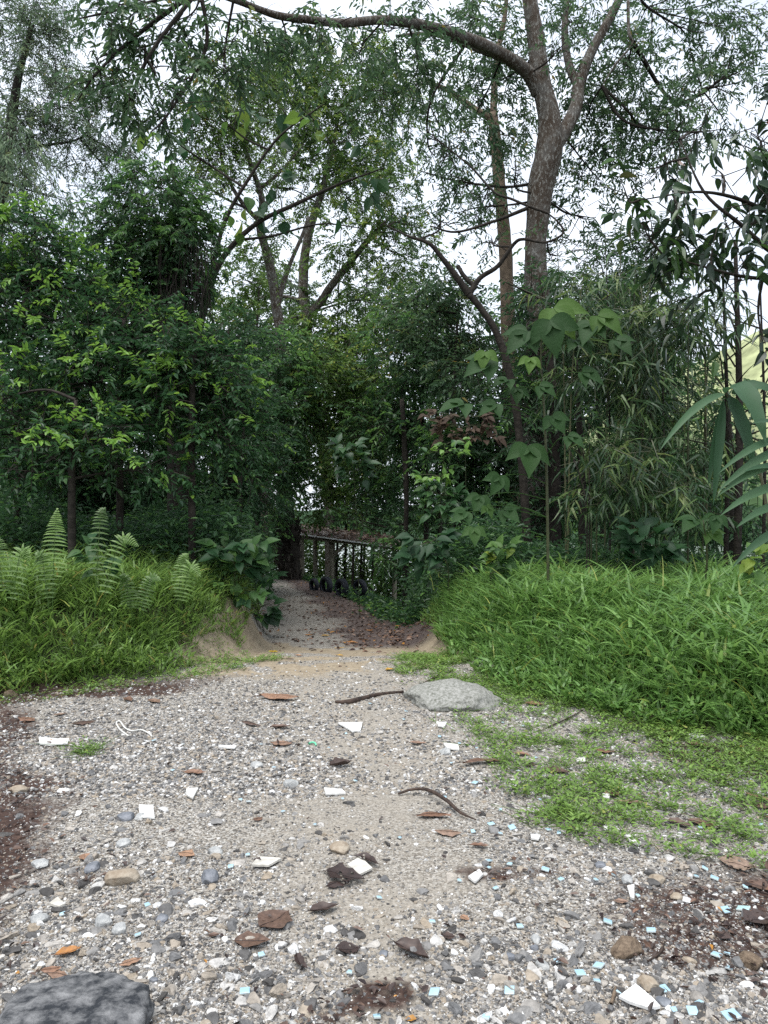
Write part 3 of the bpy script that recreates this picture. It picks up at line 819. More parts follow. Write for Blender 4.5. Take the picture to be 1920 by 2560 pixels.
# middle forest across the far end of the path
UM = [
    ('bushy tree with yellow green leaves just left of the Y forked trunk', (640, 1440, 25), [(610, 700, 26, 90, 90), (650, 820, 26, 110, 90), (620, 940, 25, 90, 90)], 'small', 1.1),
    ('bright green tree seen through the gap right of the Y forked trunk', (880, 1430, 30), [(840, 800, 30, 110, 90), (930, 860, 30, 120, 80), (860, 930, 30, 120, 80), (760, 880, 29, 80, 90)], 'small', 1.2),
    ('leafy tree directly above the shelter roof', (860, 1430, 31), [(800, 1010, 26, 130, 90), (740, 1130, 26, 110, 90), (880, 1120, 25, 120, 90), (820, 1240, 26, 110, 60, .9)], 'small', 1.5),
    ('dark tree right of the shelter with a slim upright stem', (1060, 1440, 18), [(1010, 900, 18, 110, 110), (1080, 1000, 18, 110, 90), (980, 1080, 18, 110, 90), (1070, 1180, 18, 100, 90), (960, 1200, 19, 80, 80, .8)], 'dense', 1.7),
    ('slender sapling with upright leafy top between the forked and leaning trees', (1140, 1420, 16), [(1090, 720, 16, 70, 80), (1140, 820, 16, 100, 80), (1180, 930, 15, 100, 80), (1050, 800, 17, 90, 80)], 'acacia', 1.5),
    ('dim tree at the far end left of the path bend', (620, 1440, 22), [(670, 1060, 24, 80, 90), (680, 1180, 24, 80, 80), (640, 1290, 24, 70, 60, .8)], 'dense', 1.5),
    ('dark thicket tree behind the leaning dark trunk', (1240, 1420, 16), [(1240, 1050, 16, 130, 110), (1180, 1150, 16, 120, 100), (1280, 1200, 16, 120, 90), (1220, 1290, 16, 110, 50, .8)], 'dense', 1.9),
    ('hazy green tree far off between the two central trunks', (720, 1440, 33), [(690, 680, 33, 70, 70), (730, 760, 33, 80, 60), (900, 720, 33, 90, 60, .8), (980, 760, 32, 90, 70)], 'pale', 1.0),
    ('low leafy tree behind the shelter posts', (930, 1440, 30), [(900, 1310, 31, 130, 35, .6), (1000, 1290, 30, 110, 60)], 'dense', 1.3),
    ('mid green tree rising beside the slender sapling', (1010, 1430, 20), [(930, 980, 20, 90, 80), (1000, 760, 21, 90, 70), (930, 1060, 21, 90, 70)], 'small', 1.4),
]
UM += [
    ('leafy dark tree screening the central trunks low down on the left', (640, 1440, 18), [(680, 940, 18, 90, 100), (720, 1040, 18, 80, 90), (650, 1060, 18, 80, 100), (700, 880, 19, 110, 60), (690, 1160, 18.5, 70, 80)], 'dense', 1.6),
    ('mid green tree screening the central trunks on the right', (1010, 1430, 20), [(790, 940, 19, 90, 90), (850, 1020, 19, 90, 80), (780, 1060, 19.5, 80, 70), (880, 900, 20, 90, 80)], 'small', 1.5),
    ('far tree on the river bank behind the left thicket', (420, 1420, 31), [(300, 800, 31, 170, 130), (450, 950, 31, 160, 150), (250, 1050, 31, 180, 140), (480, 1180, 31, 150, 120), (300, 1270, 31, 170, 70)], 'dense', 1.3),
    ('far tree on the river bank behind the palm trunk', (640, 1420, 32), [(580, 860, 32, 110, 120), (640, 1060, 32, 110, 120), (590, 1250, 32, 110, 90), (690, 1290, 31, 90, 70, .9)], 'small', 1.3),
    ('far tree on the river bank above the tyres', (900, 1420, 31), [(960, 1010, 31, 120, 110), (900, 1150, 31, 130, 90), (1000, 1230, 31, 120, 70), (860, 1270, 31, 110, 50, .9)], 'dense', 1.5),
    ('far tree on the river bank behind the leaning trunk', (1120, 1420, 31), [(1120, 850, 30, 120, 120), (1150, 1050, 30, 130, 120), (1140, 1230, 30, 130, 100), (1150, 1370, 30, 120, 50, .7), (1060, 1400, 30, 80, 45, .6)], 'dense', 1.4),
    ('far tree on the river bank behind the big spotted trunk', (1340, 1420, 30), [(1330, 760, 30, 120, 80, .8), (1340, 920, 30, 140, 130), (1350, 1130, 30, 140, 120), (1330, 1320, 30, 140, 80, .9)], 'dense', 1.4),
    ('far tree on the river bank behind the bamboo', (1600, 1420, 28), [(1560, 800, 28, 140, 100, .8), (1600, 980, 28, 150, 120), (1620, 1180, 28, 160, 120), (1580, 1340, 28, 170, 60, .9)], 'dense', 1.3),
    ('far tree at the left edge behind the leafy thicket', (60, 1400, 28), [(60, 700, 28, 180, 130), (100, 900, 28, 180, 140), (60, 1100, 28, 180, 130), (120, 1260, 28, 190, 80)], 'dense', 1.3),
]
UM += [('leafy shrub hiding the right end of the shelter roof', (1010, 1440, 17), [(960, 1370, 17, 50, 35, .8), (1010, 1400, 17, 50, 50), (1020, 1340, 17, 50, 40), (900, 1300, 18, 60, 25, .7)], 'dense', 1.6)]
for k, (lab, b, bl, lm, ta) in enumerate(UM):
    s = b[2] / 20
    tree('forest_tree', lab, 'tree', [b, (b[0] + 6, 1200, b[2]), (b[0] - 6, 1000, b[2]), (b[0] + 8, bl[0][1] + 20, b[2])], [.07 * s * (.5 if b[2] > 28 else 1), .06 * s * (.5 if b[2] > 28 else 1), .05 * s * (.5 if b[2] > 28 else 1), .02 * s], M['bark'], bl, lm, 60 + k,
         L=.09 + .003 * b[2], W=.036 + .0013 * b[2], tau=ta * 1.25, per=12, twig=.5, tip=.12, clump=.38, group='trees across the far end of the path')

# thin bare saplings standing in the far thicket
r = RS(90)
SP = [(838, 560, 31, 'thin bare sapling right of the Y fork'), (858, 620, 32, 'very thin pale pole sapling beside the bright gap'), (905, 600, 31.5, 'slender bare sapling nearer the leaning tree'),
      (620, 1050, 20, 'thin dark sapling left of the palm stump'), (1085, 900, 19, 'thin sapling stem right of the tyres'), (1120, 950, 17, 'crooked thin sapling beside the right grass bank')]
for k, (x, y, Y, lab) in enumerate(SP):
    b = px2w(x, 1430, Y); b[2] = zg(b[0], b[1])
    mb = MB(); e = px2w(x + 15, y, Y)
    tube(mb, [b - [0, 0, .1], b * .6 + e * .4 + [.1, 0, 0], b * .3 + e * .7 - [.08, 0, 0], e], [.06, .05, .035, .015], 7, .5, 0, 5, .1)
    for j in range(7):
        s = b * (1 - .45 - .07 * j) + e * (.45 + .07 * j); d = r.normal(size=3) * .5; d[2] = abs(d[2]) + .2
        tube(mb, [s, s + d * .5, s + d], [.018, .012, .004], 4, .5, 0, 3)
    tag(mb.build('bare_sapling', M['bark'], smooth=True, loc=b), lab + ' in the far thicket', 'sapling', 'bare saplings in the far thicket')

# right side: dense understorey and bamboo
UR = [
    ('dark leafy tree crowding the base of the big spotted trunk', (1400, 1400, 15), [(1400, 760, 15, 110, 80, .9), (1430, 900, 14, 120, 110), (1400, 1050, 14, 120, 110), (1440, 1200, 14, 130, 90), (1335, 740, 13.2, 60, 60, .6), (1350, 880, 13.2, 60, 90), (1340, 1060, 13.2, 80, 110), (1340, 1260, 13, 90, 90)], 'dense', 1.9),
    ('dark tree filling the shade behind the bamboo', (1600, 1400, 14), [(1580, 800, 14, 140, 120), (1600, 1000, 14, 150, 130), (1580, 1200, 14, 150, 100)], 'dense', 1.8),
    ('dark tree in the shade at the right edge behind the ginger plant', (1820, 1400, 12), [(1790, 1050, 12.5, 100, 120, .7), (1820, 1250, 12, 140, 110), (1700, 1280, 13, 110, 80)], 'dense', 1.6),
    ('bright leaved tree seen in the gap above the bamboo', (1500, 1400, 17), [(1480, 640, 17, 120, 60, .6), (1580, 680, 16, 110, 70, .7), (1650, 620, 16, 110, 60, .5)], 'acacia', 1.2)]
for k, (lab, b, bl, lm, ta) in enumerate(UR):
    tree('right_bank_tree' if 0 else 'forest_tree', lab, 'tree', [b, (b[0] + 8, 1200, b[2]), (b[0] - 6, 1000, b[2]), (b[0] + 10, bl[0][1] + 60, b[2])], [.07, .06, .05, .03], M['bark'], bl, lm, 80 + k,
         L=.12, W=.045, tau=ta, per=12, twig=.42, tip=.06, clump=.38, vr=(0, .6), group='shaded trees behind the right bank')

BM = [('bamboo_clump', 'bamboo clump with drooping narrow leaves right of the big trunk', (1500, 1400, 10.5), [(1450, 760, 10.5, 110, 80, .8), (1540, 830, 10.5, 130, 90), (1480, 930, 10.5, 120, 80, .7), (1600, 700, 10.8, 110, 70, .8)]),
      ('bamboo_clump', 'darker bamboo clump with thin culms near the right edge', (1660, 1400, 9.8), [(1660, 850, 10, 120, 100), (1620, 980, 10, 130, 90, .9), (1740, 760, 10, 100, 90, .6), (1700, 1120, 10, 120, 80, .7)]),
      ('bamboo_clump', 'low bamboo with olive blades above the right grass bank', (1560, 1420, 9.3), [(1500, 1130, 9.3, 110, 70, .6), (1610, 1180, 9.3, 130, 80, .9), (1540, 1270, 9.3, 120, 60, .6), (1700, 1240, 9.3, 120, 60, .7)])]
for k, (nm, lab, b, bl) in enumerate(BM):
    r = RS(100 + k)
    bw = px2w(*b); bw[2] = zg(bw[0], bw[1])
    t = thing(nm, bw, lab, 'bamboo', 'bamboo clumps on the right')
    for j in range(7 if k < 2 else 5):
        x = b[0] + r.uniform(-130, 130); Y = b[2] + r.uniform(-.4, .6)
        p0 = px2w(x, 1400, Y); p0[2] = zg(p0[0], p0[1]) - .05
        topy = r.uniform(520, 800) if k < 2 else r.uniform(1000, 1150)
        lean = r.uniform(-60, 60)
        mb = MB()
        tube(mb, [p0, px2w(x + lean * .1, 1150, Y), px2w(x + lean * .3, (topy + 1150) / 2, Y), px2w(x + lean, topy, Y)] if k < 2 else [p0, px2w(x, 1250, Y), px2w(x + lean, topy, Y)],
             [.015, .013, .010, .003] if k < 2 else [.011, .009, .003], 7, .3 + .4 * r.rand(), 0, 6)
        mb.build('culm', M['culm'] if r.rand() < .5 else M['bark'], t, smooth=True)
    mb = MB()
    limbs(mb, np.array([px2w(b[0], 1400 - 40 * j, b[2]) for j in range(15)]), bl, r, .012, 1, .5, 6)
    foliage(mb, bl, .25, .029, 1.55, r, per=7, twig=.3, droop=.65, tip=.08, clump=.4, vr=(.05, .85), tm=T_blade)
    mb.build('foliage', [M['bamboo'], M['culm']], t)

# dark trunks in the right shade
for k, (x0, x1, top, Y, rd, lab) in enumerate([(1385, 1375, 780, 12.5, .10, 'straight dark trunk in the shade right of the broad leaved sapling'), (1455, 1440, 900, 11.5, .06, 'thin dark trunk in the shade left of the bamboo'),
                                            (1840, 1838, 600, 9.5, .045, 'thin dark upright trunk against the bright hillside'), (1812, 1806, 650, 9.8, .028, 'very thin pole trunk left of the one against the hillside'),
                                            (1905, 1900, 700, 9.6, .02, 'wispy dark stem at the right edge against the hillside')]):
    b = px2w(x0, 1400, Y); b[2] = zg(b[0], b[1]); mb = MB(); e = px2w(x1, top, Y)
    tube(mb, [b - [0, 0, .1], b * .5 + e * .5 + [.05, 0, 0], e], [rd * 1.2, rd, rd * .5], 9, .2, 0, 6, .1)
    r = RS(k)
    for j in range(10):
        s = b * (.6 - .05 * j) + e * (.4 + .05 * j); d = r.normal(size=3) * .45; d[2] = abs(d[2]) * .6 + .1
        tube(mb, [s, s + d * .5, s + d + [0, 0, -.05]], [.012, .008, .003], 4, .2, 0, 3)
    tag(mb.build('dark_tree_stem', M['bark'], smooth=True, loc=b), lab, 'tree', 'dark stems in the right shade')

# near tree at the right with big drooping dark leaves
tree('broadleaf_tree', 'near tree reaching in from the right with big dark drooping leaves', 'tree',
     [(2250, 1600, 6.5), (2200, 1100, 6.5), (2120, 800, 6.5), (2050, 600, 6.5), (1960, 400, 6.5)], [.14, .12, .10, .07, .04], M['bark'],
     [(1800, 430, 6.6, 110, 70, .8), (1700, 520, 6.3, 110, 60, .8), (1880, 560, 6.4, 90, 90, 1.5), (1780, 620, 6.4, 110, 70, 1.0), (1640, 420, 6.6, 80, 50, .55), (1850, 700, 6.4, 90, 60, 1.3), (1620, 590, 6.3, 80, 40, .5), (1900, 350, 6.8, 80, 70, .9), (1560, 470, 6.4, 60, 30, .45), (1760, 330, 6.8, 90, 50, .6), (1900, 820, 6.4, 60, 60, .6)],
     'hang', 110, L=.16, W=.062, tau=.95, per=7, twig=.35, droop=.8, tip=.05, tm=T_ovate, clump=.45, limb=.02,
     branches=[([(2060, 640, 6.5), (1950, 640, 6.4), (1850, 560, 6.4), (1760, 480, 6.4), (1700, 350, 6.5)], [.035, .025, .018, .012, .006]),
               ([(2080, 720, 6.5), (1960, 700, 6.4), (1850, 690, 6.4), (1700, 650, 6.3)], [.03, .02, .014, .006]),
               ([(2050, 620, 6.5), (1900, 520, 6.5), (1760, 480, 6.4), (1600, 500, 6.3)], [.03, .02, .012, .004])])


# ------------------------------------------------------------------ broad three-lobed plant
def lobed_leaf(mb, P, ax, nrm, size, v, r, lobes=((-58, .8), (-4, 1.0), (52, .82))):
    ax = ax / np.linalg.norm(ax); side = np.cross(nrm, ax); side /= np.linalg.norm(side)
    nrm = np.cross(ax, side)
    for a, s in lobes:
        a = math.radians(a + r.uniform(-6, 6))
        d = ax * math.cos(a) + side * math.sin(a)
        D = d[None] - nrm[None] * .0
        mb.inst(T_ovate, (P + nrm * .002 * a)[None], axes(D, nrm[None], np.array([size * s]), np.array([size * s * .62])), np.array([v]))


t = thing('broad_leaved_sapling', (1.78, 8.0, float(zg(1.78, 8.0))), 'sapling with huge three lobed leaves rising above the right grass bank', 'sapling')
r = RS(120)
base = np.array(t.location)
Ys = 8.0
mb = MB()
st = [base, px2w(1368, 1250, Ys), px2w(1362, 1050, Ys), px2w(1352, 900, Ys), px2w(1362, 770, Ys)]
SP_ = tube(mb, st, [.018, .016, .013, .011, .006], 9, .5, 0, 6)
mb.build('stem', M['culm'], t, smooth=True)
LV = [(1385, 770, 125, .90, -1.1, .8), (1375, 800, 150, .45, -1.45, -.1), (1320, 830, 120, .35, -2.3, .0), (1495, 790, 105, .8, -.7, .1), (1480, 810, 120, .45, -2.2, -.1), (1540, 850, 95, .45, -.9, 0), (1440, 850, 100, .5, -.9, 0),
      (1215, 880, 90, .9, -1.7, 0), (1225, 900, 100, .5, -2.6, 0), (1325, 895, 70, .95, -1.6, 0), (1290, 970, 80, .5, -1.5, 0), (1380, 1040, 85, .55, -1.0, 0), (1350, 965, 75, .5, -.6, 0), (1320, 1115, 115, .62, -1.55, .0), (1250, 1190, 85, .6, -1.9, 0),
      (1240, 1010, 95, .5, -2.5, 0), (1160, 1010, 90, .5, -2.9, 0), (1200, 1240, 65, .6, -1.9, 0), (1165, 1280, 70, .6, -2.6, 0), (1260, 1275, 70, .6, -.5, 0), (1185, 1320, 60, .7, -1.5, 0), (1215, 1265, 50, .75, -1.0, 0),
      (1790, 1290, 80, .55, -1.9, 0), (1740, 1300, 90, .6, -2.9, 0), (1775, 1330, 70, .8, -.9, 0), (1420, 1090, 80, .5, -.6, 0), (1455, 930, 85, .5, -.3, 0), (1270, 950, 75, .5, -2.8, 0)]
def lobed_leaves(t, LVs, stem, Yb):
    for px_, py_, sz, v, ang, tilt in LVs:
        Yl = Yb - .35 + .5 * r.rand()
        P = px2w(px_, py_, Yl); mb = MB()
        ax = np.array([math.cos(ang), -.35 - .5 * r.rand(), math.sin(ang) * .8 - .2 * r.rand()])
        nr = np.array([0.25 * r.normal(), -.85, .55 + .5 * r.rand()])
        lobed_leaf(mb, P, ax, nr, .72 * r.uniform(.8, 1.15) * sz / F * Yl, v * .85, r)
        i = int(np.argmin(np.linalg.norm(stem - P, axis=1) + .7 * np.abs(stem[:, 2] - P[2] + .15)))
        tube(mb, [stem[i], (stem[i] + P) / 2 + [0, 0, .06], P], [.006, .005, .004], 5, .6, 0, 4)
        mb.build('leaf', M['broadvein'], t, smooth=True)


lobed_leaves(t, [l for l in LV if l[0] < 1700], SP_, Ys)
b2 = np.array([2.62 * 1.28, 7.9, float(zg(2.62 * 1.28, 7.9))])
t = thing('broad_leaved_sapling', b2, 'low sapling with a few lobed leaves beside the ginger plant', 'sapling')
mb = MB(); S2 = tube(mb, [b2, px2w(1768, 1400, 7.8), px2w(1758, 1300, 7.7)], [.012, .010, .006], 7, .5, 0, 6)
mb.build('stem', M['culm'], t, smooth=True)
lobed_leaves(t, [l for l in LV if l[0] >= 1700], S2, 7.9)

# ------------------------------------------------------------------ ginger plant (right edge, near)
b = ground_at(1915, 1830)
t = thing('ginger_plant', (b[0] + .35, b[1] - .1, b[2]), 'ginger plant with long glossy arching leaves at the right edge', 'plant')
r = RS(130)
GY = 4.3


def ginger_stem(pts, r0=.012):
    mb = MB(); P = tube(mb, [np.asarray(p, float) for p in pts], np.linspace(r0, r0 * .5, len(pts)), 7, .6, 0, 6)
    mb.build('stem', M['culm'], t, smooth=True)
    return P


def ginger_leaf(p0, p1, wd, sag, v=.5, nseg=12, face=(0, -.8, .6)):
    """long leaf from p0 to p1 (world), arching up by sag, wavy margins"""
    p0, p1 = np.asarray(p0), np.asarray(p1)
    ts = np.linspace(0, 1, nseg + 1)
    C = p0 + (p1 - p0) * ts[:, None] + np.array([0, 0, 1.]) * (sag * 4 * ts * (1 - ts))[:, None]
    T = unit(np.gradient(C, axis=0)); S = unit(np.cross(T, np.asarray(face, float)))
    U = np.cross(S, T)
    V = []
    ph = r.rand() * 6
    for i, tt in enumerate(ts):
        ww = wd * .43 * max(.02, math.sin(math.pi * min(1, tt ** .7 * .97 + .03)) ** .75)
        wav = .10 * ww * math.sin(tt * 22 + ph)
        V += [C[i] - S[i] * ww + U[i] * (.35 * ww + wav), C[i], C[i] + S[i] * ww + U[i] * (.35 * ww - wav)]
    Q = []
    for i in range(nseg):
        a = 3 * i; Q += [(a, a + 1, a + 4, a + 3), (a + 1, a + 2, a + 5, a + 4)]
    mb = MB(); mb.add(V, Q, None, v); mb.build('leaf', M['ginger'], t, smooth=True)


bl_ = np.array(t.location)
ginger_stem([bl_, px2w(1960, 1500, 4.2), px2w(1900, 1180, GY), px2w(1845, 1040, GY), px2w(1815, 980, GY)])
g = lambda x, y, Y=GY: px2w(x, y, Y)
ginger_leaf(g(1812, 985), g(1650, 1125, 4.1), .055, .06, .75)
ginger_leaf(g(1815, 982), g(1915, 1110, 4.0), .16, .13, .55)
ginger_leaf(g(1822, 990), g(1890, 1185, 4.15), .10, .04, .35)
ginger_leaf(g(1808, 1000), g(1783, 1265, 4.2), .06, .0, .3)
ginger_leaf(g(1800, 1030), g(1770, 1215, 4.25), .05, .0, .2)
ginger_leaf(g(1830, 985), g(1960, 1000, 4.2), .09, .06, .5)
ginger_stem([bl_ + [.1, .1, 0], px2w(2050, 1400, 4.1), px2w(2010, 1180, 4.1), px2w(1960, 1060, 4.1)])
for k, (a, c, wd, v) in enumerate([((1985, 1095), (1795, 1185), .055, .65), ((1990, 1120), (1795, 1230), .06, .7), ((1990, 1160), (1795, 1240), .06, .75), ((1995, 1215), (1800, 1290), .065, .8), ((1995, 1270), (1840, 1320), .06, .7), ((2000, 1200), (1860, 1180), .05, .5), ((1990, 1320), (1830, 1420), .06, .55), ((1985, 1100), (1880, 1060), .05, .5)]):
    ginger_leaf(g(a[0], a[1], 4.1), g(c[0], c[1], 3.95), wd, .05, v)


# ------------------------------------------------------------------ ferns
def fern(name, px_, py_, label, fronds, group='ferns on the left bank'):
    b = np.array(ground_at(px_, py_)); t = thing(name, b, label, 'fern', group)
    r = RS(int(px_ + py_))
    for (tx, ty, ln, arch, v) in fronds:
        e = px2w(tx, ty, b[1] - .15 * r.rand())
        dv = e - b
        mb = MB(); P = tube(mb, [b, b + dv * [.22, .4, .42], b + dv * [.6, .75, .80] + [0, 0, arch * .8], e], [.006, .005, .004, .0015], 4, .5, 0, 8)
        n = 22; i0 = int(len(P) * .38)
        ts = np.linspace(i0, len(P) - 1.01, n); ii = ts.astype(int); f = (ts - ii)[:, None]
        C = P[ii] * (1 - f) + P[ii + 1] * f; T = unit(P[np.minimum(ii + 1, len(P) - 1)] - P[ii])
        S = unit(np.cross(T, np.array([.15, -.9, .35])))
        k = np.linspace(0, 1, n); l = .95 * ln * np.clip(1.03 - k, 0, 1) ** .75 * np.clip(.55 + k * 3, 0, 1)
        for sg in (-1, 1):
            D = S * sg + T * .12 + np.array([0, -.12, -.12]) + .06 * r.normal(size=(n, 3))
            mb.inst(T_blade, C, axes(D, np.tile([0, -.7, .7], (n, 1)), l, np.full(n, .024)), np.clip(v + .1 * r.normal(size=n), 0, .95))
        mb.build('frond', M['fern'], t)
    return t


fern('fern', 130, 1590, 'big fern with a tall upright pale frond on the left bank', [(143, 1272, .17, .0, .85), (90, 1390, .13, .16, .6)])
fern('fern', 235, 1590, 'dark fern arching beside the tall pale frond', [(262, 1270, .13, .16, .25), (345, 1365, .14, .28, .65)])
fern('fern', 20, 1590, 'fern with drooping fronds at the left edge', [(75, 1400, .14, .26, .7), (-20, 1350, .15, .12, .6)])
fern('fern', 440, 1560, 'bright low fern in the middle of the left bank', [(500, 1440, .15, .24, .8), (470, 1385, .13, .08, .7)])
fern('fern', 340, 1590, 'low fern half hidden in grass left of the bright one', [(400, 1450, .12, .14, .5), (300, 1440, .12, .08, .45)])


# ------------------------------------------------------------------ grass, low weeds, undergrowth (uncountable)
def scatter(n, x0, x1, y0, y1, keep, r):
    X = r.uniform(x0, x1, n); Y = r.uniform(y0, y1, n)
    k = keep(X, Y, r.rand(n))
    return X[k], Y[k]


def tufts(mb, X, Y, r, h, wd, per, lean=.55, v0=.15, v1=.85, hvar=None, bladed=T_blade):
    n = len(X); I = np.repeat(np.arange(n), per)
    Z = zg(X, Y)
    hh = (h * (.55 + .8 * r.rand(n)) * (hvar if hvar is not None else 1))[I]
    ph = r.uniform(0, 2 * np.pi, n * per)
    off = np.stack([np.cos(ph), np.sin(ph), 0 * ph], 1)
    lift = r.rand(n * per)
    P = np.stack([X[I], Y[I], Z[I]], 1) + off * .03 + np.array([0, 0, 1.]) * (lift * hh * .75)[:, None] + off * (lift * hh * .25)[:, None]
    D = off * (lean + .5 * lift)[:, None] + np.array([0, 0, 1.]) * (1.1 - .45 * lift)[:, None] + r.normal(size=P.shape) * .22
    l = hh * (.26 + .34 * r.rand(n * per))
    v = v0 + (v1 - v0) * np.clip(r.rand(n)[I] * .5 + .5 * r.rand(n * per), 0, 1)
    v = np.where(r.rand(len(v)) < .03, 1.0, v)
    mb.inst(bladed, P, axes(D, np.array([0, 0, 1.]) + off * -.8 + r.normal(size=P.shape) * .2, l, wd * (.6 + .7 * r.rand(n * per))), v)
    st = r.rand(n) < .8
    twigs(mb, np.stack([X, Y, Z], 1)[st], (np.stack([X, Y, Z], 1) + np.stack([.1 * r.normal(size=n), .1 * r.normal(size=n), h * (.7 + .3 * r.rand(n))], 1))[st], np.full(st.sum(), .0025), 0, .4)


def edge(X, Y):
    return np.interp(Y, YL, XLv) - X, X - np.interp(Y, YR, XRv)


# left bank grass
r = RS(200); mb = MB()
def kl(X, Y, q):
    dl, dr = edge(X, Y)
    n = fbm(X * 1.6, Y * 1.6, seed=50)
    return (dl > np.where(Y > 7.2, .24, -.05) + (n - .4) * .9) & (dl < 7) & (q < .45 + n * .8) & (X > -.54 * Y - .6)
X, Y = scatter(17000, -8, 0, 4.6, 12.5, kl, r)
dl, _ = edge(X, Y)
hv = .42 + .62 * sstep(0, 1.8, dl) * (1 + 1.1 * (fbm(X * 1.1, Y * 1.1, seed=51) - .5))
tufts(mb, X, Y, r, .47, .018, 12, hvar=hv, v0=.2, v1=.95)
tag(mb.build('grass', M['grass']), 'soft light green grass covering the left bank', 'grass', kind='stuff')
# right bank grass: broader blades
r = RS(201); mb = MB()
def kr(X, Y, q):
    dl, dr = edge(X, Y)
    n = fbm(X * 1.6, Y * 1.6, seed=52)
    return (dr > np.where(Y > 7.0, .22, 0) + (n - .4) * .5) & (dr < 7) & (q < .55 + n * .7) & (X < .54 * Y + .6)
X, Y = scatter(11500, 0, 8, 4.2, 10.8, kr, r)
_, dr = edge(X, Y)
hv = .34 + .66 * sstep(0, 1.3, dr) * (1 + 1.1 * (fbm(X * 1.3, Y * 1.3, seed=53) - .5))
tufts(mb, X, Y, r, .47, .025, 12, hvar=hv, v0=.2, v1=.95)
tag(mb.build('grass', M['grassr']), 'tall broad bladed grass covering the right bank', 'grass', kind='stuff')
for sd, lab, matn, kf, hh in ((206, 'taller leafy weeds and pale stalks mixed through the left grass', 'weed', kl, .52), (207, 'taller leafy weeds and pale stalks mixed through the right grass', 'weed', kr, .52)):
    r = RS(sd); mb = MB()
    X, Y = scatter(1500, -8, 8, 4.6, 11.5, kf, r)
    k_ = fbm(X * 1.4, Y * 1.4, seed=sd) > .46; X, Y = X[k_], Y[k_]; dl, dr = edge(X, Y)
    tufts(mb, X, Y, r, hh * .6, .036, 12, lean=.9, v0=.1, v1=.7, hvar=.35 + .65 * sstep(0, 1.5, np.maximum(dl, dr)), bladed=T_leaf)
    n = len(X); j = r.rand(n) < .35
    tufts(mb, X[j], Y[j], r, hh * 1.15, .008, 5, v0=.99, v1=1)
    tag(mb.build('tall_weeds', M[matn]), lab, 'weeds', kind='stuff')
# low weeds on the gravel, right of the path and thin fringe left
r = RS(202); mb = MB()
def kw_(X, Y, q):
    n = fbm(X * 1.3, Y * 1.3, seed=54); n2 = fbm(X * 5, Y * 5, seed=55)
    px_ = 960 + X / Y * F; py_ = 1280 + 1.5 / Y * F
    lim = np.interp(py_, [1600, 1690, 1760, 1850, 1950, 2050, 2130, 2200], [990, 1030, 1100, 1150, 1260, 1340, 1480, 2100])
    dl, dr = edge(X, Y)
    n4 = fbm(X * 14, Y * 11, seed=58)
    right = (px_ > lim + (n2 - .5) * 220) & (q < sstep(.40, .58, n * .36 + n2 * .30 + n4 * .34) * (1 - .7 * sstep(2060, 2160, py_)) ) & (dr < .4)
    left = (dl > -.45 + (n2 - .5) * .6) & (dl < .6) & (q < .5) & (n2 > .42)
    return right | left
X, Y = scatter(36000, -4.5, 4, 3.1, 8.2, kw_, r)
tufts(mb, X, Y, r, .062, .012, 8, lean=1.1, v0=.2, v1=.95)
tag(mb.build('low_weeds', M['weed']), 'low creeping green weeds on the gravel beside the grass', 'weeds', kind='stuff')
# reedy scrub along the river edge behind the shelter
r = RS(205); mb = MB()
X, Y = scatter(2500, -16, 10, 30.5, 35.5, lambda X, Y, q: q < .35 + .9 * fbm(X * .5, Y * .5, seed=77), r)
per = 34; m = len(X); I = np.repeat(np.arange(m), per)
H = (1.3 + 3.2 * fbm(X * .45, Y * .3, seed=78) ** 1.5)[I]
P = np.stack([X[I], Y[I], zg(X, Y)[I]], 1) + r.normal(size=(m * per, 3)) * [.25, .2, 0] + np.array([0, 0, 1.]) * (H * r.rand(m * per))[:, None]
mb.inst(T_leaf, P, axes(r.normal(size=P.shape) * [1, 1, .5], np.array([0, 0, 1.]) + r.normal(size=P.shape) * .5, .2 * (.6 + .7 * r.rand(len(P))), .08 * (.7 + .6 * r.rand(len(P)))), np.clip(.35 + .25 * r.normal(size=len(P)), 0, .93))
tag(mb.build('riverside_scrub', M['small']), 'leafy scrub along the river edge behind the shelter', 'scrub', kind='stuff')
# leafy undergrowth behind the banks and around the tyres
r = RS(203)
for nm, lab, fn, rg, n, lm, L_, W_ in (
    ('undergrowth', 'dark leafy undergrowth behind the left bank', lambda X, Y, q: (edge(X, Y)[0] > .35), (-11, -1, 9.0, 22), 9500, 'dense', .10, .04),
    ('undergrowth', 'dark leafy undergrowth behind the right grass bank', lambda X, Y, q: (edge(X, Y)[1] > .5), (0.6, 9, 9.8, 18), 6000, 'dense', .10, .038),
    ('undergrowth', 'green creeping plants around the tyres and shelter', lambda X, Y, q: (edge(X, Y)[1] > .12) & (X < 3) & ~((Y > 16.8) & (Y < 21.5) & (X > -2.0) & (X < -.35) & (q < .55)), (-6, 3, 12.2, 31), 3600, 'shrub', .11, .05)):
    mb = MB()
    X, Y = scatter(n, *rg, fn, r)
    per = 26; m = len(X); I = np.repeat(np.arange(m), per)
    H = ((.4 + 1.3 * fbm(X * .8, Y * .8, seed=60) ** 1.3) if lm == 'dense' else (.08 + .22 * r.rand(m)))[I]
    P = np.stack([X[I], Y[I], zg(X, Y)[I]], 1) + r.normal(size=(m * per, 3)) * [.16, .16, 0] + np.array([0, 0, 1.]) * (H * r.rand(m * per))[:, None]
    D = r.normal(size=P.shape) * [1, 1, .4] + [0, 0, -.1]
    mb.inst(T_leaf, P, axes(D, np.array([0, 0, 1.]) + r.normal(size=P.shape) * .4, L_ * (.6 + .7 * r.rand(len(P))), W_ * (.7 + .6 * r.rand(len(P)))), np.clip(.35 + .25 * r.normal(size=len(P)), 0, .93))
    tag(mb.build(nm, M[lm]), lab, 'undergrowth', kind='stuff')


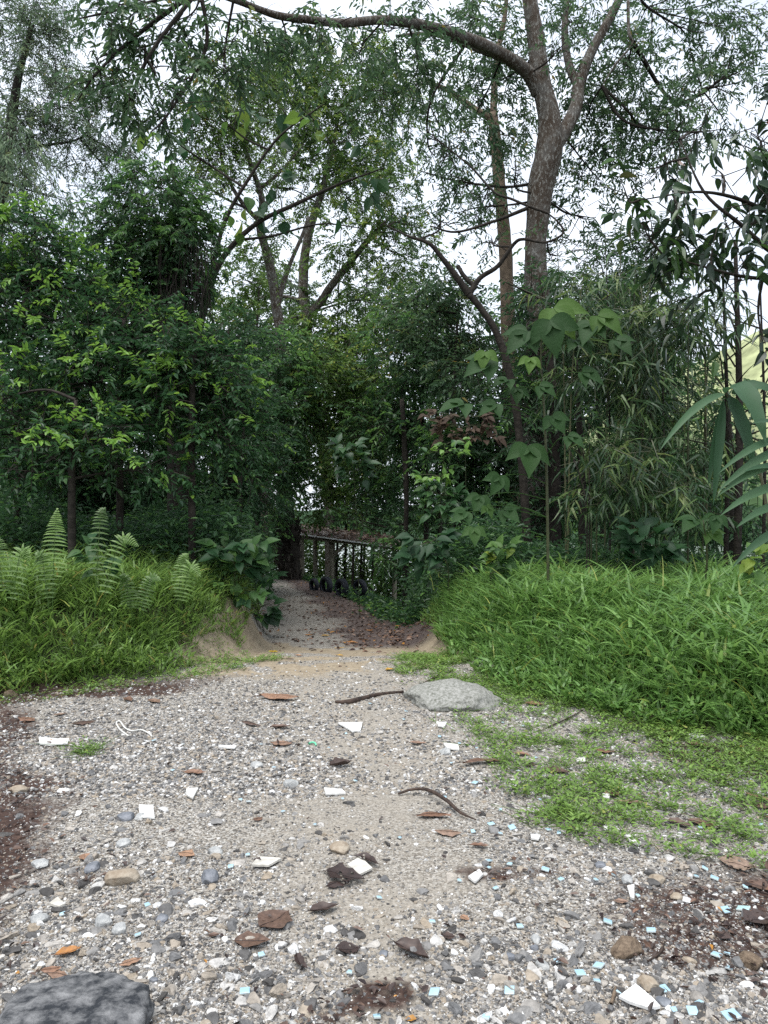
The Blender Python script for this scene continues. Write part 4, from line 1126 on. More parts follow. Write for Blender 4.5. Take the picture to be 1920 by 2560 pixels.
# ------------------------------------------------------------------ small leafy plants one can point at
def herb(name, px_, py_, label, leaves, mat, group=None, Yoff=0, cat='plant', Y0=None):
    b = np.array(ground_at(px_, py_))
    if Y0: b = np.array([(px_ - 960) / F * Y0, Y0, float(zg((px_ - 960) / F * Y0, Y0))])
    t = thing(name, b, label, cat, group)
    r = RS(int(px_ * 3 + py_)); Y = b[1] + Yoff
    mb = MB(); ml = MB()
    xs = [l[0] for l in leaves]; ys = [l[1] for l in leaves]
    top = px2w(sum(xs) / len(xs), min(ys) + 15, Y)
    S = tube(mb, [b, b * .7 + top * .3 + r.normal(size=3) * .05, b * .3 + top * .7 + r.normal(size=3) * .07, top], [.008, .007, .005, .003], 6, .2, 0, 6)
    for (lx, ly, sz, v) in leaves:
        P = px2w(lx, ly, Y + r.uniform(-.15, .15))
        i = int(np.argmin(np.linalg.norm(S - P, axis=1) + .5 * np.abs(S[:, 2] - P[2] + .05)))
        tube(mb, [S[i], (S[i] + P) / 2 + [0, 0, .02], P], [.003, .003, .002], 4, .5, 0, 3)
        a = P - S[i]; a = a / (np.linalg.norm(a) + 1e-6)
        for q in range(3):
            D = a + r.normal(size=3) * .7 + [0, -.3, -.25]
            ml.inst(T_ovate, P[None] + r.normal(size=(1, 3)) * .02, axes(D[None], np.array([[.1 * r.normal(), -.6, .8]]), np.array([sz / F * Y * r.uniform(.7, 1.1)]), np.array([sz / F * Y * .55])), np.array([v + .06 * r.normal()]))
    mb.build('stem', M['culm'], t, smooth=True)
    ml.build('foliage', mat, t, smooth=True)


r = RS(210)
def cl(cx, cy, rx, ry, n, s0, s1, v):
    return [(cx + rx * r.uniform(-1, 1), cy + ry * r.uniform(-1, 1), r.uniform(s0, s1), v + .1 * r.normal()) for _ in range(n)]


herb('heart_leaved_shrub', 600, 1560, 'small shrub with heart shaped leaves overhanging the sandy bank', cl(600, 1430, 65, 75, 34, 35, 55, .55), M['broad'], cat='shrub')
herb('heart_leaved_shrub', 660, 1580, 'dark drooping shrub right beside the path edge on the left', cl(650, 1480, 45, 70, 30, 30, 45, .2), M['shrub'], cat='shrub')
herb('seedling', 1140, 1500, 'dark green leafy seedling at the left end of the right grass bank', cl(1070, 1380, 55, 40, 18, 35, 55, .3), M['broad'], 'leafy seedlings on the right bank', Y0=9.3)
herb('seedling', 1250, 1480, 'bright leafy seedling standing up from the grass below the lobed leaves', cl(1255, 1400, 30, 45, 20, 25, 40, .75), M['broad'], 'leafy seedlings on the right bank', Y0=8.8)
herb('seedling', 1620, 1480, 'leafy seedling in the shade below the low bamboo', cl(1620, 1360, 60, 40, 20, 40, 60, .35), M['broad'], 'leafy seedlings on the right bank', Y0=8.6)
herb('seedling', 1890, 1500, 'pale young seedling at the right edge above the grass', cl(1890, 1400, 30, 30, 8, 35, 50, .85), M['broad'], 'leafy seedlings on the right bank', Y0=7.3)
herb('climbing_weed', 260, 1520, 'round leaved climber growing among the left ferns', cl(240, 1390, 40, 45, 10, 30, 45, .5), M['broad'])
herb('dry_shrub', 1150, 1500, 'shrub with dry rust brown foliage beside the leaning trunk', cl(1150, 1070, 90, 40, 40, 20, 30, .5), M['dry'], cat='shrub', Y0=11.8)
herb('lime_shrub', 1100, 1520, 'shrub with lime green new leaves below the rust brown foliage', cl(1115, 1115, 50, 20, 12, 18, 26, .72) + cl(1085, 1195, 45, 20, 12, 18, 26, .72) + cl(1120, 1250, 60, 40, 26, 26, 36, .4), M['shrub'], cat='shrub', Y0=11.2)
herb('hanging_leaf_branch', 900, 1480, 'drooping spray of large dark leaves above the far tyres', cl(880, 1150, 40, 50, 18, 28, 40, .3), M['shrub'], cat='shrub', Y0=14)


# ------------------------------------------------------------------ shelter, stump, tyres
t = thing('lean_to_shelter', px2w(830, 1440, 27), 'low open lean to shelter with a leaf strewn sheet roof beyond the path', 'shelter')
SY = 27
def post(x, top, Y, rd=.09):
    p = px2w(x, 1400, Y); z0 = zg(p[0], p[1]) - .1
    mb = MB(); tube(mb, [[p[0], Y, z0], [p[0] + .02, Y, (z0 + px2w(x, top, Y)[2]) / 2], [p[0], Y, px2w(x, top, Y)[2]]], [rd, rd * .95, rd * .9], 9, .5, 0, 3, .08)
    mb.build('post', M['wood'], t, smooth=True)
for x, tp, Y in ((754, 1336, 26.6), (787, 1342, 27.6), (828, 1350, 26.8), (985, 1372, 26.8)):
    post(x, tp, Y)
mb = MB(); tube(mb, [px2w(829, 1395, 26.8), px2w(865, 1358, 26.8)], [.06, .06], 7, .5, 0, 1); mb.build('brace', M['wood'], t)
mb = MB(); tube(mb, [px2w(735, 1341, 26.5), px2w(1000, 1372, 26.5)], [.07, .06], 6, .5, 0, 1); mb.build('beam', M['wood'], t)
# corrugated roof sheet
a, b_, c, d = px2w(722, 1334, 26.3), px2w(1030, 1376, 26.3), px2w(1010, 1360, 29.2), px2w(712, 1318, 29.2)
a[2] = px2w(722, 1336, 26.3)[2]; d[2] = a[2] + .35; c[2] = b_[2] + .35
nu, nv = 120, 6
U, Vv = np.meshgrid(np.linspace(0, 1, nu), np.linspace(0, 1, nv))
G = (a[None, None] * ((1 - U) * (1 - Vv))[..., None] + b_[None, None] * (U * (1 - Vv))[..., None] + c[None, None] * (U * Vv)[..., None] + d[None, None] * ((1 - U) * Vv)[..., None])
G[..., 2] += .02 * np.sin(U * 230) + .02
i = (np.arange(nv - 1)[:, None] * nu + np.arange(nu - 1)[None]).ravel()
q = np.stack([i, i + 1, i + nu + 1, i + nu], 1)
mb = MB(); mb.add(G.reshape(-1, 3), q); mb.add((G - [0, 0, .012]).reshape(-1, 3), q[:, ::-1])
mb.build('roof', M['rust'], t)
mb = MB()
e0, e1 = a + [0, -.03, .0], b_ + [0, -.03, .0]
for k in range(1):
    V = [e0 + [.3, 0, 0], e1, e1 + [0, 0, .045], e0 + [.3, 0, .05], e0 + [.3, -.02, 0], e1 + [0, -.02, 0], e1 + [0, -.02, .045], e0 + [.3, -.02, .05]]
    mb.add(V, [(0, 1, 2, 3), (4, 7, 6, 5), (0, 4, 5, 1), (3, 2, 6, 7), (0, 3, 7, 4), (1, 5, 6, 2)])
mb.build('roof_edge', M['whitemetal'], t)
r = RS(220); n = 520; u, v = r.rand(n) * .85 + .05, r.rand(n)
P = a * ((1 - u) * (1 - v))[:, None] + b_ * (u * (1 - v))[:, None] + c * (u * v)[:, None] + d * ((1 - u) * v)[:, None] + [0, 0, .06]
P[:, 2] += r.rand(n) * .04
mb = MB(); mb.inst(T_leaf, P, axes(r.normal(size=(n, 3)) * [1, 1, .25], np.array([0, 0, 1.]) + r.normal(size=(n, 3)) * .3, .13 + .08 * r.rand(n), .06 + .03 * r.rand(n)), np.where(r.rand(n) < .75, .28 + .18 * r.rand(n), .6))
tag(mb.build('fallen_leaves', M['litter']), 'red brown fallen leaves lying on the shelter roof', 'leaves', kind='stuff')

# fibrous stump
t = thing('palm_stump', px2w(722, 1450, 25.5), 'thick dark fibrous palm trunk beside the shelter', 'palm')
bw = px2w(722, 1450, 25.3); bw[2] = zg(bw[0], bw[1])
mb = MB(); tube(mb, [bw, px2w(722, 1400, 25.3), px2w(722, 1350, 25.3), px2w(716, 1310, 25.3), px2w(712, 1250, 25.3), px2w(708, 1150, 25.3)], [.42, .36, .36, .33, .28, .24], 18, .3, 0, 8, .22)
r = RS(230)
for k in range(130):
    z = r.rand(); th = r.rand() * 6.28; c = bw * (1 - z) + px2w(716, 1300, 25.3) * z; p = c + np.array([math.cos(th), math.sin(th), 0]) * .33
    tube(mb, [p, p + np.array([math.cos(th) * .10, math.sin(th) * .10, .05]), p + np.array([math.cos(th) * .16, math.sin(th) * .16, .2])], [.05, .04, .015], 5, r.rand(), 0, 2)
mb.build('trunk', M['bark'], t)

# tyres half sunk in the verge
def tyre(px_, py_, Y, rad, rot, label, sink=.3):
    p = px2w(px_, py_, Y)
    wd = rad * .62
    prof = [(.60, -.40), (.66, -.48), (.80, -.50), (.93, -.46), (.985, -.36), (1, -.2), (1.0, 0), (1, .2), (.985, .36), (.93, .46), (.80, .50), (.66, .48), (.60, .40), (.62, .30), (.70, .36), (.86, .36), (.93, .25), (.94, 0), (.93, -.25), (.86, -.36), (.70, -.36), (.62, -.30)]
    S = 48; V = []
    for k in range(S):
        a = 2 * math.pi * k / S
        for j, (rr, x) in enumerate(prof):
            g = 1 - (.035 if (k % 2 and 4 <= j <= 8) else 0)
            V.append((x * wd, math.cos(a) * rr * rad * g, math.sin(a) * rr * rad * g))
    V = np.array(V); n = len(prof)
    ca, sa = math.cos(rot), math.sin(rot)
    V = V @ np.array([[ca, sa, 0], [-sa, ca, 0], [0, 0, 1]])
    Q = [(k * n + j, k * n + (j + 1) % n, ((k + 1) % S) * n + (j + 1) % n, ((k + 1) % S) * n + j) for k in range(S) for j in range(n)]
    mb = MB(); mb.add(V + p, Q)
    tag(mb.build('tyre', M['rubber'], smooth=True, loc=p), label, 'tyre', 'old tyres standing beside the path')


tyre(785, 1463, 20.5, .20, .6, 'old black tyre leftmost in the row, half hidden by weeds')
tyre(815, 1464, 20.0, .25, .65, 'tallest black tyre in the row beside the path')
tyre(854, 1472, 19.1, .27, .55, 'black tyre standing just right of the tallest one')
tyre(900, 1470, 19.0, .23, .7, 'rightmost black tyre, mostly sunk in creeping plants')


# ------------------------------------------------------------------ stones
def ico(sub):
    import bmesh
    bm = bmesh.new(); bmesh.ops.create_icosphere(bm, subdivisions=sub, radius=1)
    V = np.array([v.co[:] for v in bm.verts]); T = [[v.index for v in f.verts] for f in bm.faces]; bm.free()
    return V, T


I1, I2, I4 = ico(1), ico(2), ico(5)


def stone_tmpl(base, r, facet=True):
    V = base[0].copy()
    for _ in range(7 if facet else 3):          # chop with random planes: angular gravel
        n = unit(r.normal(size=3)); d = r.uniform(.30, .72)
        h = V @ n; V = V - np.where(h > d, h - d, 0)[:, None] * n
    V *= r.uniform(.7, 1.35, 3) * [1.15, .95, .72]
    return V, [], base[1]


r = RS(300)
small_t = [stone_tmpl(I1, r) for _ in range(10)]
big_t = [stone_tmpl(I2, r) for _ in range(12)]


def rotz(n, r):
    a = r.uniform(0, 2 * np.pi, n); b = r.normal(size=n) * .35
    ca, sa, cb, sb = np.cos(a), np.sin(a), np.cos(b), np.sin(b)
    R = np.zeros((n, 3, 3))
    R[:, 0, 0] = ca; R[:, 0, 1] = -sa * cb; R[:, 0, 2] = sa * sb
    R[:, 1, 0] = sa; R[:, 1, 1] = ca * cb; R[:, 1, 2] = -ca * sb
    R[:, 2, 1] = sb; R[:, 2, 2] = cb
    return R


def gravel(mb, n, smin, smax, y0, y1, tm, r, power=2.2, thr=.0):
    # density falls with distance: small stones merge into the ground texture far off
    u = r.rand(n); k = 1.35
    Y = (y0 ** -k + u * (y1 ** -k - y0 ** -k)) ** (-1 / k)
    X = r.uniform(-.60, .60, n) * Y
    sand, soil, lit, green, track = masks(X, Y)
    dl, dr = edge(X, Y)
    nn = fbm(X * .9, Y * .9, seed=70); n3 = fbm(X * 3.2, Y * 3.2, seed=71)
    dens = sstep(.30, .60, .5 * nn + .5 * n3 + .10 * np.abs(X) / Y * 2) * .9 + .12
    dens *= (1 - .45 * np.clip(track, 0, 1)) * (1 - .85 * sand) * (1 - .6 * np.clip(soil, 0, 1)) * (1 - .85 * np.clip(lit, 0, 1))
    dens *= np.where((dl > .25) | (dr > .1), .05, 1)
    k_ = r.rand(n) < dens
    X, Y = X[k_], Y[k_]; m = len(X)
    s = smin * (smax / smin) ** (r.rand(m) ** power)
    R = rotz(m, r) * s[:, None, None]
    P = np.stack([X, Y, zg(X, Y) - s * .02], 1)
    v = np.clip(np.where(r.rand(m) < .08, .85 + .15 * r.rand(m), .08 + .70 * r.rand(m)), 0, 1)
    idx = r.randint(0, len(tm), m)
    for j, t_ in enumerate(tm):
        q = idx == j
        mb.inst(t_, P[q], R[q], v[q])
    return m


mb = MB()
ng = gravel(mb, 190000, .0022, .0070, 1.95, 9.5, small_t, r, 1.3)
ng += gravel(mb, 30000, .006, .013, 1.95, 10, small_t, r, 1.6)
ng += gravel(mb, 7000, .010, .034, 1.95, 9.5, big_t, r, 3.0)
ng += gravel(mb, 75000, .007, .020, 3.9, 8.2, small_t, r, 1.8)
tag(mb.build('gravel', M['stone']), 'loose grey and white gravel scattered over the path', 'gravel', kind='stuff')


def rock(name, px_, py_, w_px, h_px, mat, label, cat='stone', group=None, flat=.6, depth=None, facets=8, seed=0, rz=0, sink=.25, rough=.12, base=None):
    """one stone of its own on the ground: width and seen height in photograph pixels"""
    x, y, z = base or ground_at(px_, py_ + h_px * .3)
    r = RS(int(px_ + py_ * 7) + seed)
    V = I4[0].copy()
    for _ in range(facets):
        n = unit(r.normal(size=3) * [1, 1, .8]); d = r.uniform(.62, .88); h = V @ n
        V = V - np.where(h > d, (h - d) * .85, 0)[:, None] * n
    V *= (1 + rough * (fbm(V[:, 0] * 2 + seed, V[:, 1] * 2, V[:, 2] * 2, seed=seed, o=5) - .5) * 2)[:, None]
    V *= (1 + .10 * (fbm(V[:, 0] * 7 + 9, V[:, 1] * 7, V[:, 2] * 7, seed=seed + 40, o=4) - .5) * (2 if rough > .1 else .8))[:, None]
    a = w_px / F * y / 2
    V *= [a, depth if depth else a * .8, a * flat]
    c, s = math.cos(rz), math.sin(rz); V = V @ np.array([[c, s, 0], [-s, c, 0], [0, 0, 1]])
    p = np.array([x, y, z + a * flat * (.5 - sink)])
    mb = MB(); mb.add(V + p, None, I4[1])
    return tag(mb.build(name, mat, smooth=True, loc=p), label, cat, group)


rock('boulder', 1130, 1745, 250, 80, M['boulder'], 'large rounded pale boulder sunk beside the low weeds', 'boulder', flat=.40, depth=.36, facets=4, sink=.42, base=(.52, 5.85, -.02), rough=.15)
rock('dark_boulder', 120, 2520, 420, 200, M['darkrock'], 'big dark weathered rock in the bottom corner nearest the camera', 'boulder', flat=.42, depth=.30, facets=6, sink=.12, seed=3, base=(-.90, 2.03, 0), rough=.22)
G1 = 'single stones lying on the gravel'
ST = [
    (305, 2185, 85, 62, 'tanstone', 'tan angular stone with a flat top among the left gravel', .6), (522, 2180, 60, 75, 'greystone', 'smooth blue grey pointed stone in a small hollow', .8),
    (97, 2295, 48, 40, 'palestone', 'pale rough stone beside the dark soil at the left', .7), (260, 2300, 55, 46, 'palestone', 'chunky pale grey stone beside the second white stone pair', .75),
    (300, 2318, 42, 34, 'palestone', 'pale speckled stone touching the chunky pale grey one', .7), (538, 2125, 42, 32, 'palestone', 'pale blue grey stone above the pointed blue grey stone', .6),
    (308, 2105, 42, 28, 'palestone', 'pale wedge stone above the tan angular stone', .6), (727, 1955, 40, 30, 'palestone', 'pale stone on the bare sandy stretch of path', .7),
    (848, 2112, 65, 48, 'tanstone', 'flat greyish tan stone half buried in the path middle', .4), (45, 1972, 48, 24, 'tanstone', 'flat beige stone at the left edge of the gravel', .5),
    (405, 2290, 40, 28, 'greystone', 'flat grey stone between the pale stones and the big brown leaf', .5), (1565, 2360, 88, 70, 'brownstone', 'brown oval sandy stone in the right gravel', .62),
    (1620, 2455, 56, 50, 'tanstone', 'rough rounded stone just above the large white triangular shard', .8), (1568, 2195, 36, 36, 'palestone', 'angular cream stone above the brown oval stone', .8),
    (1643, 2195, 44, 34, 'tanstone', 'mossy tan stone right of the angular cream one', .6), (1203, 1648, 38, 18, 'palestone', 'pale flat stone at the foot of the right grass bank', .5),
    (1275, 2390, 30, 24, 'greystone', 'round dark grey pebble near the curled dark leaf', .8), (1355, 2410, 42, 26, 'palestone', 'pale grey stone below the dark grey pebble pair', .5),
    (1335, 2370, 26, 20, 'greystone', 'small dark stone right of the round dark pebble', .7), (1875, 2395, 66, 60, 'brownstone', 'crumbly brown clod near the right edge of the gravel', .7),
    (350, 2040, 34, 24, 'palestone', 'pale rounded stone below the square white tile', .6), (100, 2160, 50, 24, 'palestone', 'long pale stone left of the tan angular stone', .45),
    (232, 2165, 50, 34, 'greystone', 'mottled grey stone just left of the tan angular stone', .5), (315, 2040, 50, 26, 'greystone', 'low grey white stone left of the square white tile', .5),
    (1340, 2345, 32, 28, 'palestone', 'speckled pale stone above the small dark stones', .7), (1690, 2240, 34, 22, 'tanstone', 'rosy tan stone right of the narrow white shard', .6),
    (1660, 2500, 44, 34, 'greystone', 'blue grey mottled stone right of the large white triangular shard', .6), (1500, 2160, 34, 20, 'greystone', 'flat grey stone below the weeds', .4),
    (385, 2450, 26, 20, 'greystone', 'small grey stone right of the big dark rock', .6), (960, 2380, 30, 26, 'greystone', 'pale grey stone beside the curled dark leaf', .5),
    (640, 1912, 36, 14, 'palestone', 'small flat pale stone in the far middle of the path', .5), (1115, 1875, 40, 20, 'palestone', 'cream stone left of the upper weeds', .5),
    (25, 1733, 36, 26, 'brownstone', 'reddish brown lump at the left edge of the grass', .7), (1855, 2540, 40, 24, 'greystone', 'grey flat stone in the bottom right corner', .4),
]
for k, (a_, b2, w_, h_, mt, lab, fl) in enumerate(ST):
    rock('stone', a_, b2, w_, h_, M[mt], lab, 'stone', G1, flat=fl, seed=k, rz=(k * 1.7) % 3, rough=.08)


# ------------------------------------------------------------------ tile shards
def slab(name, px_, py_, poly, th, mat, label, cat, group, v=.5, tilt=(0, 0), rz=0, mat2=None, lift=.009, bev=.0012):
    """flat shard: outline in metres around its centre, thickness th, chamfered rim"""
    x, y, z = ground_at(px_, py_)
    P = np.array(poly, float); n = len(P)
    C = P.mean(0); inn = C + (P - C) * (1 - bev * 2 / max(.004, np.abs(P - C).max()))
    lay = [np.c_[P, np.zeros(n)], np.c_[P, np.full(n, th - bev)], np.c_[inn, np.full(n, th)]]
    V = np.vstack(lay + [np.c_[C[None], [[th]]], np.c_[C[None], [[0]]]])
    tx, ty = tilt
    c, s = math.cos(rz), math.sin(rz); Rz = np.array([[c, s, 0], [-s, c, 0], [0, 0, 1]])
    Rx = np.array([[1, 0, 0], [0, math.cos(tx), math.sin(tx)], [0, -math.sin(tx), math.cos(tx)]])
    Ry = np.array([[math.cos(ty), 0, -math.sin(ty)], [0, 1, 0], [math.sin(ty), 0, math.cos(ty)]])
    V = V @ Rz @ Rx @ Ry
    p = np.array([x, y, z + lift])
    q, tr = [], []
    for i in range(n):
        j = (i + 1) % n
        q += [(i, j, n + j, n + i)]
        tr += [(2 * n + i, 2 * n + j, 3 * n)]
    mb = MB(); mb.add(V + p, q, None, v, v, 1 if mat2 else 0)
    mb2 = [(n + i, n + (i + 1) % n, 2 * n + (i + 1) % n, 2 * n + i) for i in range(n)]
    mb.Fq.append(np.array(mb2)); mb.vq.append(np.full(n, v, np.float32)); mb.mq.append(np.zeros(n))
    mb.Ft.append(np.array(tr)); mb.vt.append(np.full(n, v, np.float32)); mb.mt.append(np.zeros(n))
    return tag(mb.build(name, [mat, mat2] if mat2 else mat, loc=p), label, cat, group)


def pxpoly(px_, py_, pts):
    """outline traced as photo offsets, laid flat on the ground at the shard's place"""
    x, y, z = ground_at(px_, py_)
    out = []
    for dx, dy in pts:
        X, Y, _ = ground_at(px_ + dx, py_ + dy)
        out.append((X - x, Y - y))
    return out


WT = [
    (880, 1820, [(-35, -6), (-18, -8), (26, -9), (22, 9), (2, 14)], .9, 'large white tile slab in the middle of the path'),
    (838, 1985, [(-28, -6), (18, -4), (26, 4), (-24, 8)], .8, 'thin white bar shaped shard on the sandy middle'),
    (367, 2036, [(-20, -18), (16, -14), (20, 16), (-18, 12)], .95, 'square white tile piece among the left gravel'),
    (480, 1990, [(-14, -12), (16, -14), (2, 14), (-14, 6)], .7, 'white triangular chip right of the square white tile'),
    (668, 2165, [(-40, 12), (-22, -12), (36, -9), (4, 10)], .35, 'long cream ribbed tile shard right of the pointed blue grey stone'),
    (900, 2178, [(-32, -6), (0, -22), (31, 2), (-2, 20)], .4, 'cream grooved tile piece beside the rotten leaf'),
    (135, 1858, [(-38, -8), (10, -4), (38, -8), (34, 6), (-10, 10), (-36, 8)], .95, 'long white shard by the grass at the left edge'),
    (570, 1872, [(-24, -3), (22, 0), (16, 5), (-20, 3)], .9, 'thin white sliver on the far middle of the path'),
    (142, 2268, [(-20, 4), (2, -16), (20, 4), (6, 14)], .25, 'greenish cream tile corner left of the chunky pale stone'),
    (1190, 2202, [(-20, 0), (8, -18), (18, -6), (-2, 14)], .85, 'bright white shard in the middle of the tile scatter'),
    (1128, 1873, [(-20, -8), (18, -6), (20, 8), (-12, 6)], .7, 'chunky white shard below the pale boulder'),
    (1338, 2101, [(-12, -6), (14, -4), (8, 8), (-10, 4)], .8, 'small white shard near the row of blue tiles'),
    (1603, 2507, [(-56, -2), (-14, -33), (30, 4), (48, 25), (24, 30), (-30, 14)], .95, 'largest white triangular tile shard at the bottom right'),
    (1578, 2240, [(-10, -12), (8, -18), (8, 20), (-2, 16)], .8, 'narrow upright white shard above the brown oval stone'),
    (1740, 1846, [(-20, -6), (10, -10), (22, 2), (-8, 8)], .9, 'white shard in the pale heap beside the right grass'),
    (1105, 1817, [(-12, -3), (12, -5), (6, 7), (-10, 4)], .85, 'white chip just below the pale boulder'),
    (1518, 2080, [(-9, -6), (10, -5), (8, 6), (-8, 5)], .8, 'small white chip lying in the lower weeds'),
    (1585, 2112, [(-16, -8), (18, 5), (12, 9), (-12, -2)], .75, 'white rod like shard below the weeds'),
    (1450, 1905, [(-14, -4), (12, -6), (14, 5), (-8, 6)], .7, 'rounded white chip in the middle of the weeds'),
    (1375, 2480, [(-8, -8), (6, -12), (8, 4), (-4, 10)], .8, 'small white flake left of the large triangular shard'),
    (1515, 1998, [(-10, -5), (10, -4), (8, 6), (-8, 5)], .8, 'white chip under the long tan leaf in the weeds'),
]
for k, (x_, y_, pl, v, lab) in enumerate(WT):
    slab('white_tile_shard', x_, y_, pxpoly(x_, y_, pl), .010, M['whitetile'], lab, 'tile shard', 'white tile shards on the ground', v, tilt=(.05 * math.sin(k * 3), .06 * math.cos(k * 5)))

LM = [((880, 1820), 'large white tile slab'), ((367, 2036), 'square white tile'), ((668, 2165), 'long cream tile shard'), ((900, 2178), 'cream grooved tile'), ((1130, 1745), 'pale boulder'),
      ((1565, 2360), 'brown oval stone'), ((1603, 2507), 'largest white shard'), ((655, 2320), 'big crumpled brown leaf'), ((1090, 2015), 'curved dark stick'), ((1210, 1915), 'red brown bark strip'),
      ((1030, 2375), 'curled dark leaf'), ((1118, 2085), 'reddish leaf by the stick'), ((1845, 2165), 'big holed brown leaf'), ((1875, 2395), 'crumbly brown clod'), ((522, 2180), 'pointed blue grey stone'),
      ((340, 1820), 'white cord loop'), ((1190, 2202), 'bright white shard'), ((305, 2185), 'tan angular stone'), ((1510, 1880), 'red leaf in the weeds'), ((1740, 1846), 'pale heap by the right grass'), ((727, 1955), 'pale stone on the sand'), ((848, 2112), 'flat greyish tan stone'),
      ((838, 1985), 'white bar shard'), ((160, 2400), 'orange leaf'), ((1390, 1935), 'brown leaf in the weeds')]
ORD = ['closest', 'second closest', 'third closest', 'fourth closest', 'fifth closest', 'sixth closest', 'seventh closest', 'eighth closest', 'ninth closest', 'tenth closest', 'eleventh closest', 'twelfth closest']


def by_landmark(pts, maker):
    asg = {}
    for k, (x, y) in enumerate(pts):
        j = min(range(len(LM)), key=lambda i: (LM[i][0][0] - x) ** 2 + ((LM[i][0][1] - y) * 1.6) ** 2)
        asg.setdefault(j, []).append(k)
    out = [None] * len(pts)
    for j, ks in asg.items():
        ks.sort(key=lambda k: (LM[j][0][0] - pts[k][0]) ** 2 + ((LM[j][0][1] - pts[k][1]) * 1.6) ** 2)
        for o, k in enumerate(ks):
            out[k] = maker(k, ORD[min(o, 11)], LM[j][1])
    return out


t6 = [(95, 140), (85, 175), (218, 130), (240, 250), (325, 280), (400, 300), (290, 365), (393, 450), (260, 516), (463, 630), (553, 644), (503, 570), (383, 663), (502, 670), (68, 692), (710, 655), (755, 670), (452, 792), (543, 805), (453, 823), (697, 826), (324, 877), (484, 912), (915, 876), (765, 873), (995, 850), (207, 1057), (586, 1077), (966, 1054), (1154, 1091), (848, 1282), (928, 1250), (920, 1312), (218, 1366), (543, 1355), (1208, 1345), (1362, 1413), (1333, 1448), (1253, 1440), (1018, 1360), (1437, 1203), (1482, 1195), (1478, 1003), (1553, 1000), (1427, 866), (1385, 822), (1348, 862), (1560, 905), (1365, 647), (1630, 632), (1095, 945), (1490, 1258), (440, 1478), (1500, 1460), (900, 583), (935, 517), (675, 525), (655, 343), (600, 204), (512, 190), (1238, 270), (1400, 355), (1605, 287), (1375, 275), (578, 398), (746, 1228)]
t5 = [(665, 268), (790, 285), (745, 397), (1128, 285), (1495, 238), (1420, 300), (1183, 385), (1535, 443), (1038, 525), (1075, 534), (1222, 577), (1360, 632), (1070, 765), (998, 813), (635, 982), (270, 1025), (597, 1110), (1128, 1197), (1058, 1357), (1507, 1278), (1480, 522), (1637, 950), (1630, 1475), (1597, 107)]
BT = [(960 + u * .5787, 1700 + v * .5787) for u, v in t6] + [(u * .5787, 1700 + v * .5787) for u, v in t5]
whole = {30, 31, 33, 34, 28, 29, 35, 37, 40, 42, 7, 9, 10, 20, 44, 53, 43, 84}
labs = by_landmark(BT, lambda k, o, lm: ('whole square ' if k in whole else 'broken ') + 'pale blue mosaic tile, %s to the %s' % (o, lm))
r = RS(400)
for k, (x_, y_) in enumerate(BT):
    s = .0155 if k in whole else r.uniform(.008, .014)
    if k in (43, 53): s = .022
    pl = [(-s, -s), (s, -s * .95), (s * .97, s), (-s, s * .96)]
    if k not in whole:
        pl = [(-s, -s * r.uniform(.5, 1)), (s * r.uniform(.4, 1), -s), (s, s * r.uniform(.2, 1)), (-s * r.uniform(.1, .9), s)]
    slab('blue_mosaic_tile', x_, min(2557, y_), pl, .006, M['tile'], labs[k], 'mosaic tile', 'pale blue mosaic tiles on the gravel', r.rand() * (.7 if k not in (43, 53, 45) else 1) + (.3 if k in (43, 53, 45) else 0),
         tilt=(r.normal() * .13, r.normal() * .13), rz=r.rand() * 3, mat2=M['tileback'], lift=.006)


# ------------------------------------------------------------------ fallen leaves one can point at
def dead_leaf(name, px_, py_, len_px, ang, v, label, wr=.4, curl=.25, group='fallen leaves on the ground', cat='leaf', holes=0, seed=0):
    x, y, z = ground_at(px_, py_)
    r = RS(int(px_ * 5 + py_) + seed)
    L = len_px / F * y * 1.15
    n, m = 14, 6
    ts = np.linspace(0, 1, n + 1); us = np.linspace(-1, 1, m + 1)
    T, U = np.meshgrid(ts, us, indexing='ij')
    wd = np.sin(np.pi * np.clip(T, .01, .985) ** .85) ** .8 * L * wr * .5 * (1 + .10 * np.sin(T * 17 + r.rand() * 6) * np.abs(U))
    wd = wd * (1 + .20 * (fbm(T * 6 + 3, U * 0 + np.sign(U) * 2, seed=seed + 3) - .5) * 2)
    X = (T - .5) * L * (1 - .08 * np.abs(U)); Yv = U * wd + r.uniform(.02, .14) * L * np.sin(T * 3 + r.rand() * 3); curl = curl * (-.5 if r.rand() < .35 else 1)
    Z = curl * L * (.22 * U ** 2 * (wd / (L * wr * .5 + 1e-6)) + .30 * (T - .5) ** 2) + .10 * L * fbm(T * 4, U * 2.5, seed=seed + 7) + .006 + (.03 * L if curl < 0 else 0)
    c, s = math.cos(ang), math.sin(ang)
    V = np.stack([x + X * c - Yv * s, y + (X * s + Yv * c), z + Z], -1).reshape(-1, 3)
    k = m + 1; Q = [(i * k + j, i * k + j + 1, (i + 1) * k + j + 1, (i + 1) * k + j) for i in range(n) for j in range(m)]
    if holes:
        Q = [q for q in Q if r.rand() > holes]
    mb = MB(); mb.add(V, Q, None, v)
    mid = np.array([V[i * k + m // 2] + [0, 0, .0012] for i in range(n + 1)])
    st = mid[0] - (mid[1] - mid[0]) * 1.6
    tube(mb, [st] + list(mid[::3]), np.full(1 + len(mid[::3]), .0007 + L * .004), 4, max(0, v - .2), max(0, 0), 2)
    return tag(mb.build(name, M['litter'], smooth=True, loc=(x, y, z)), label, cat, group)


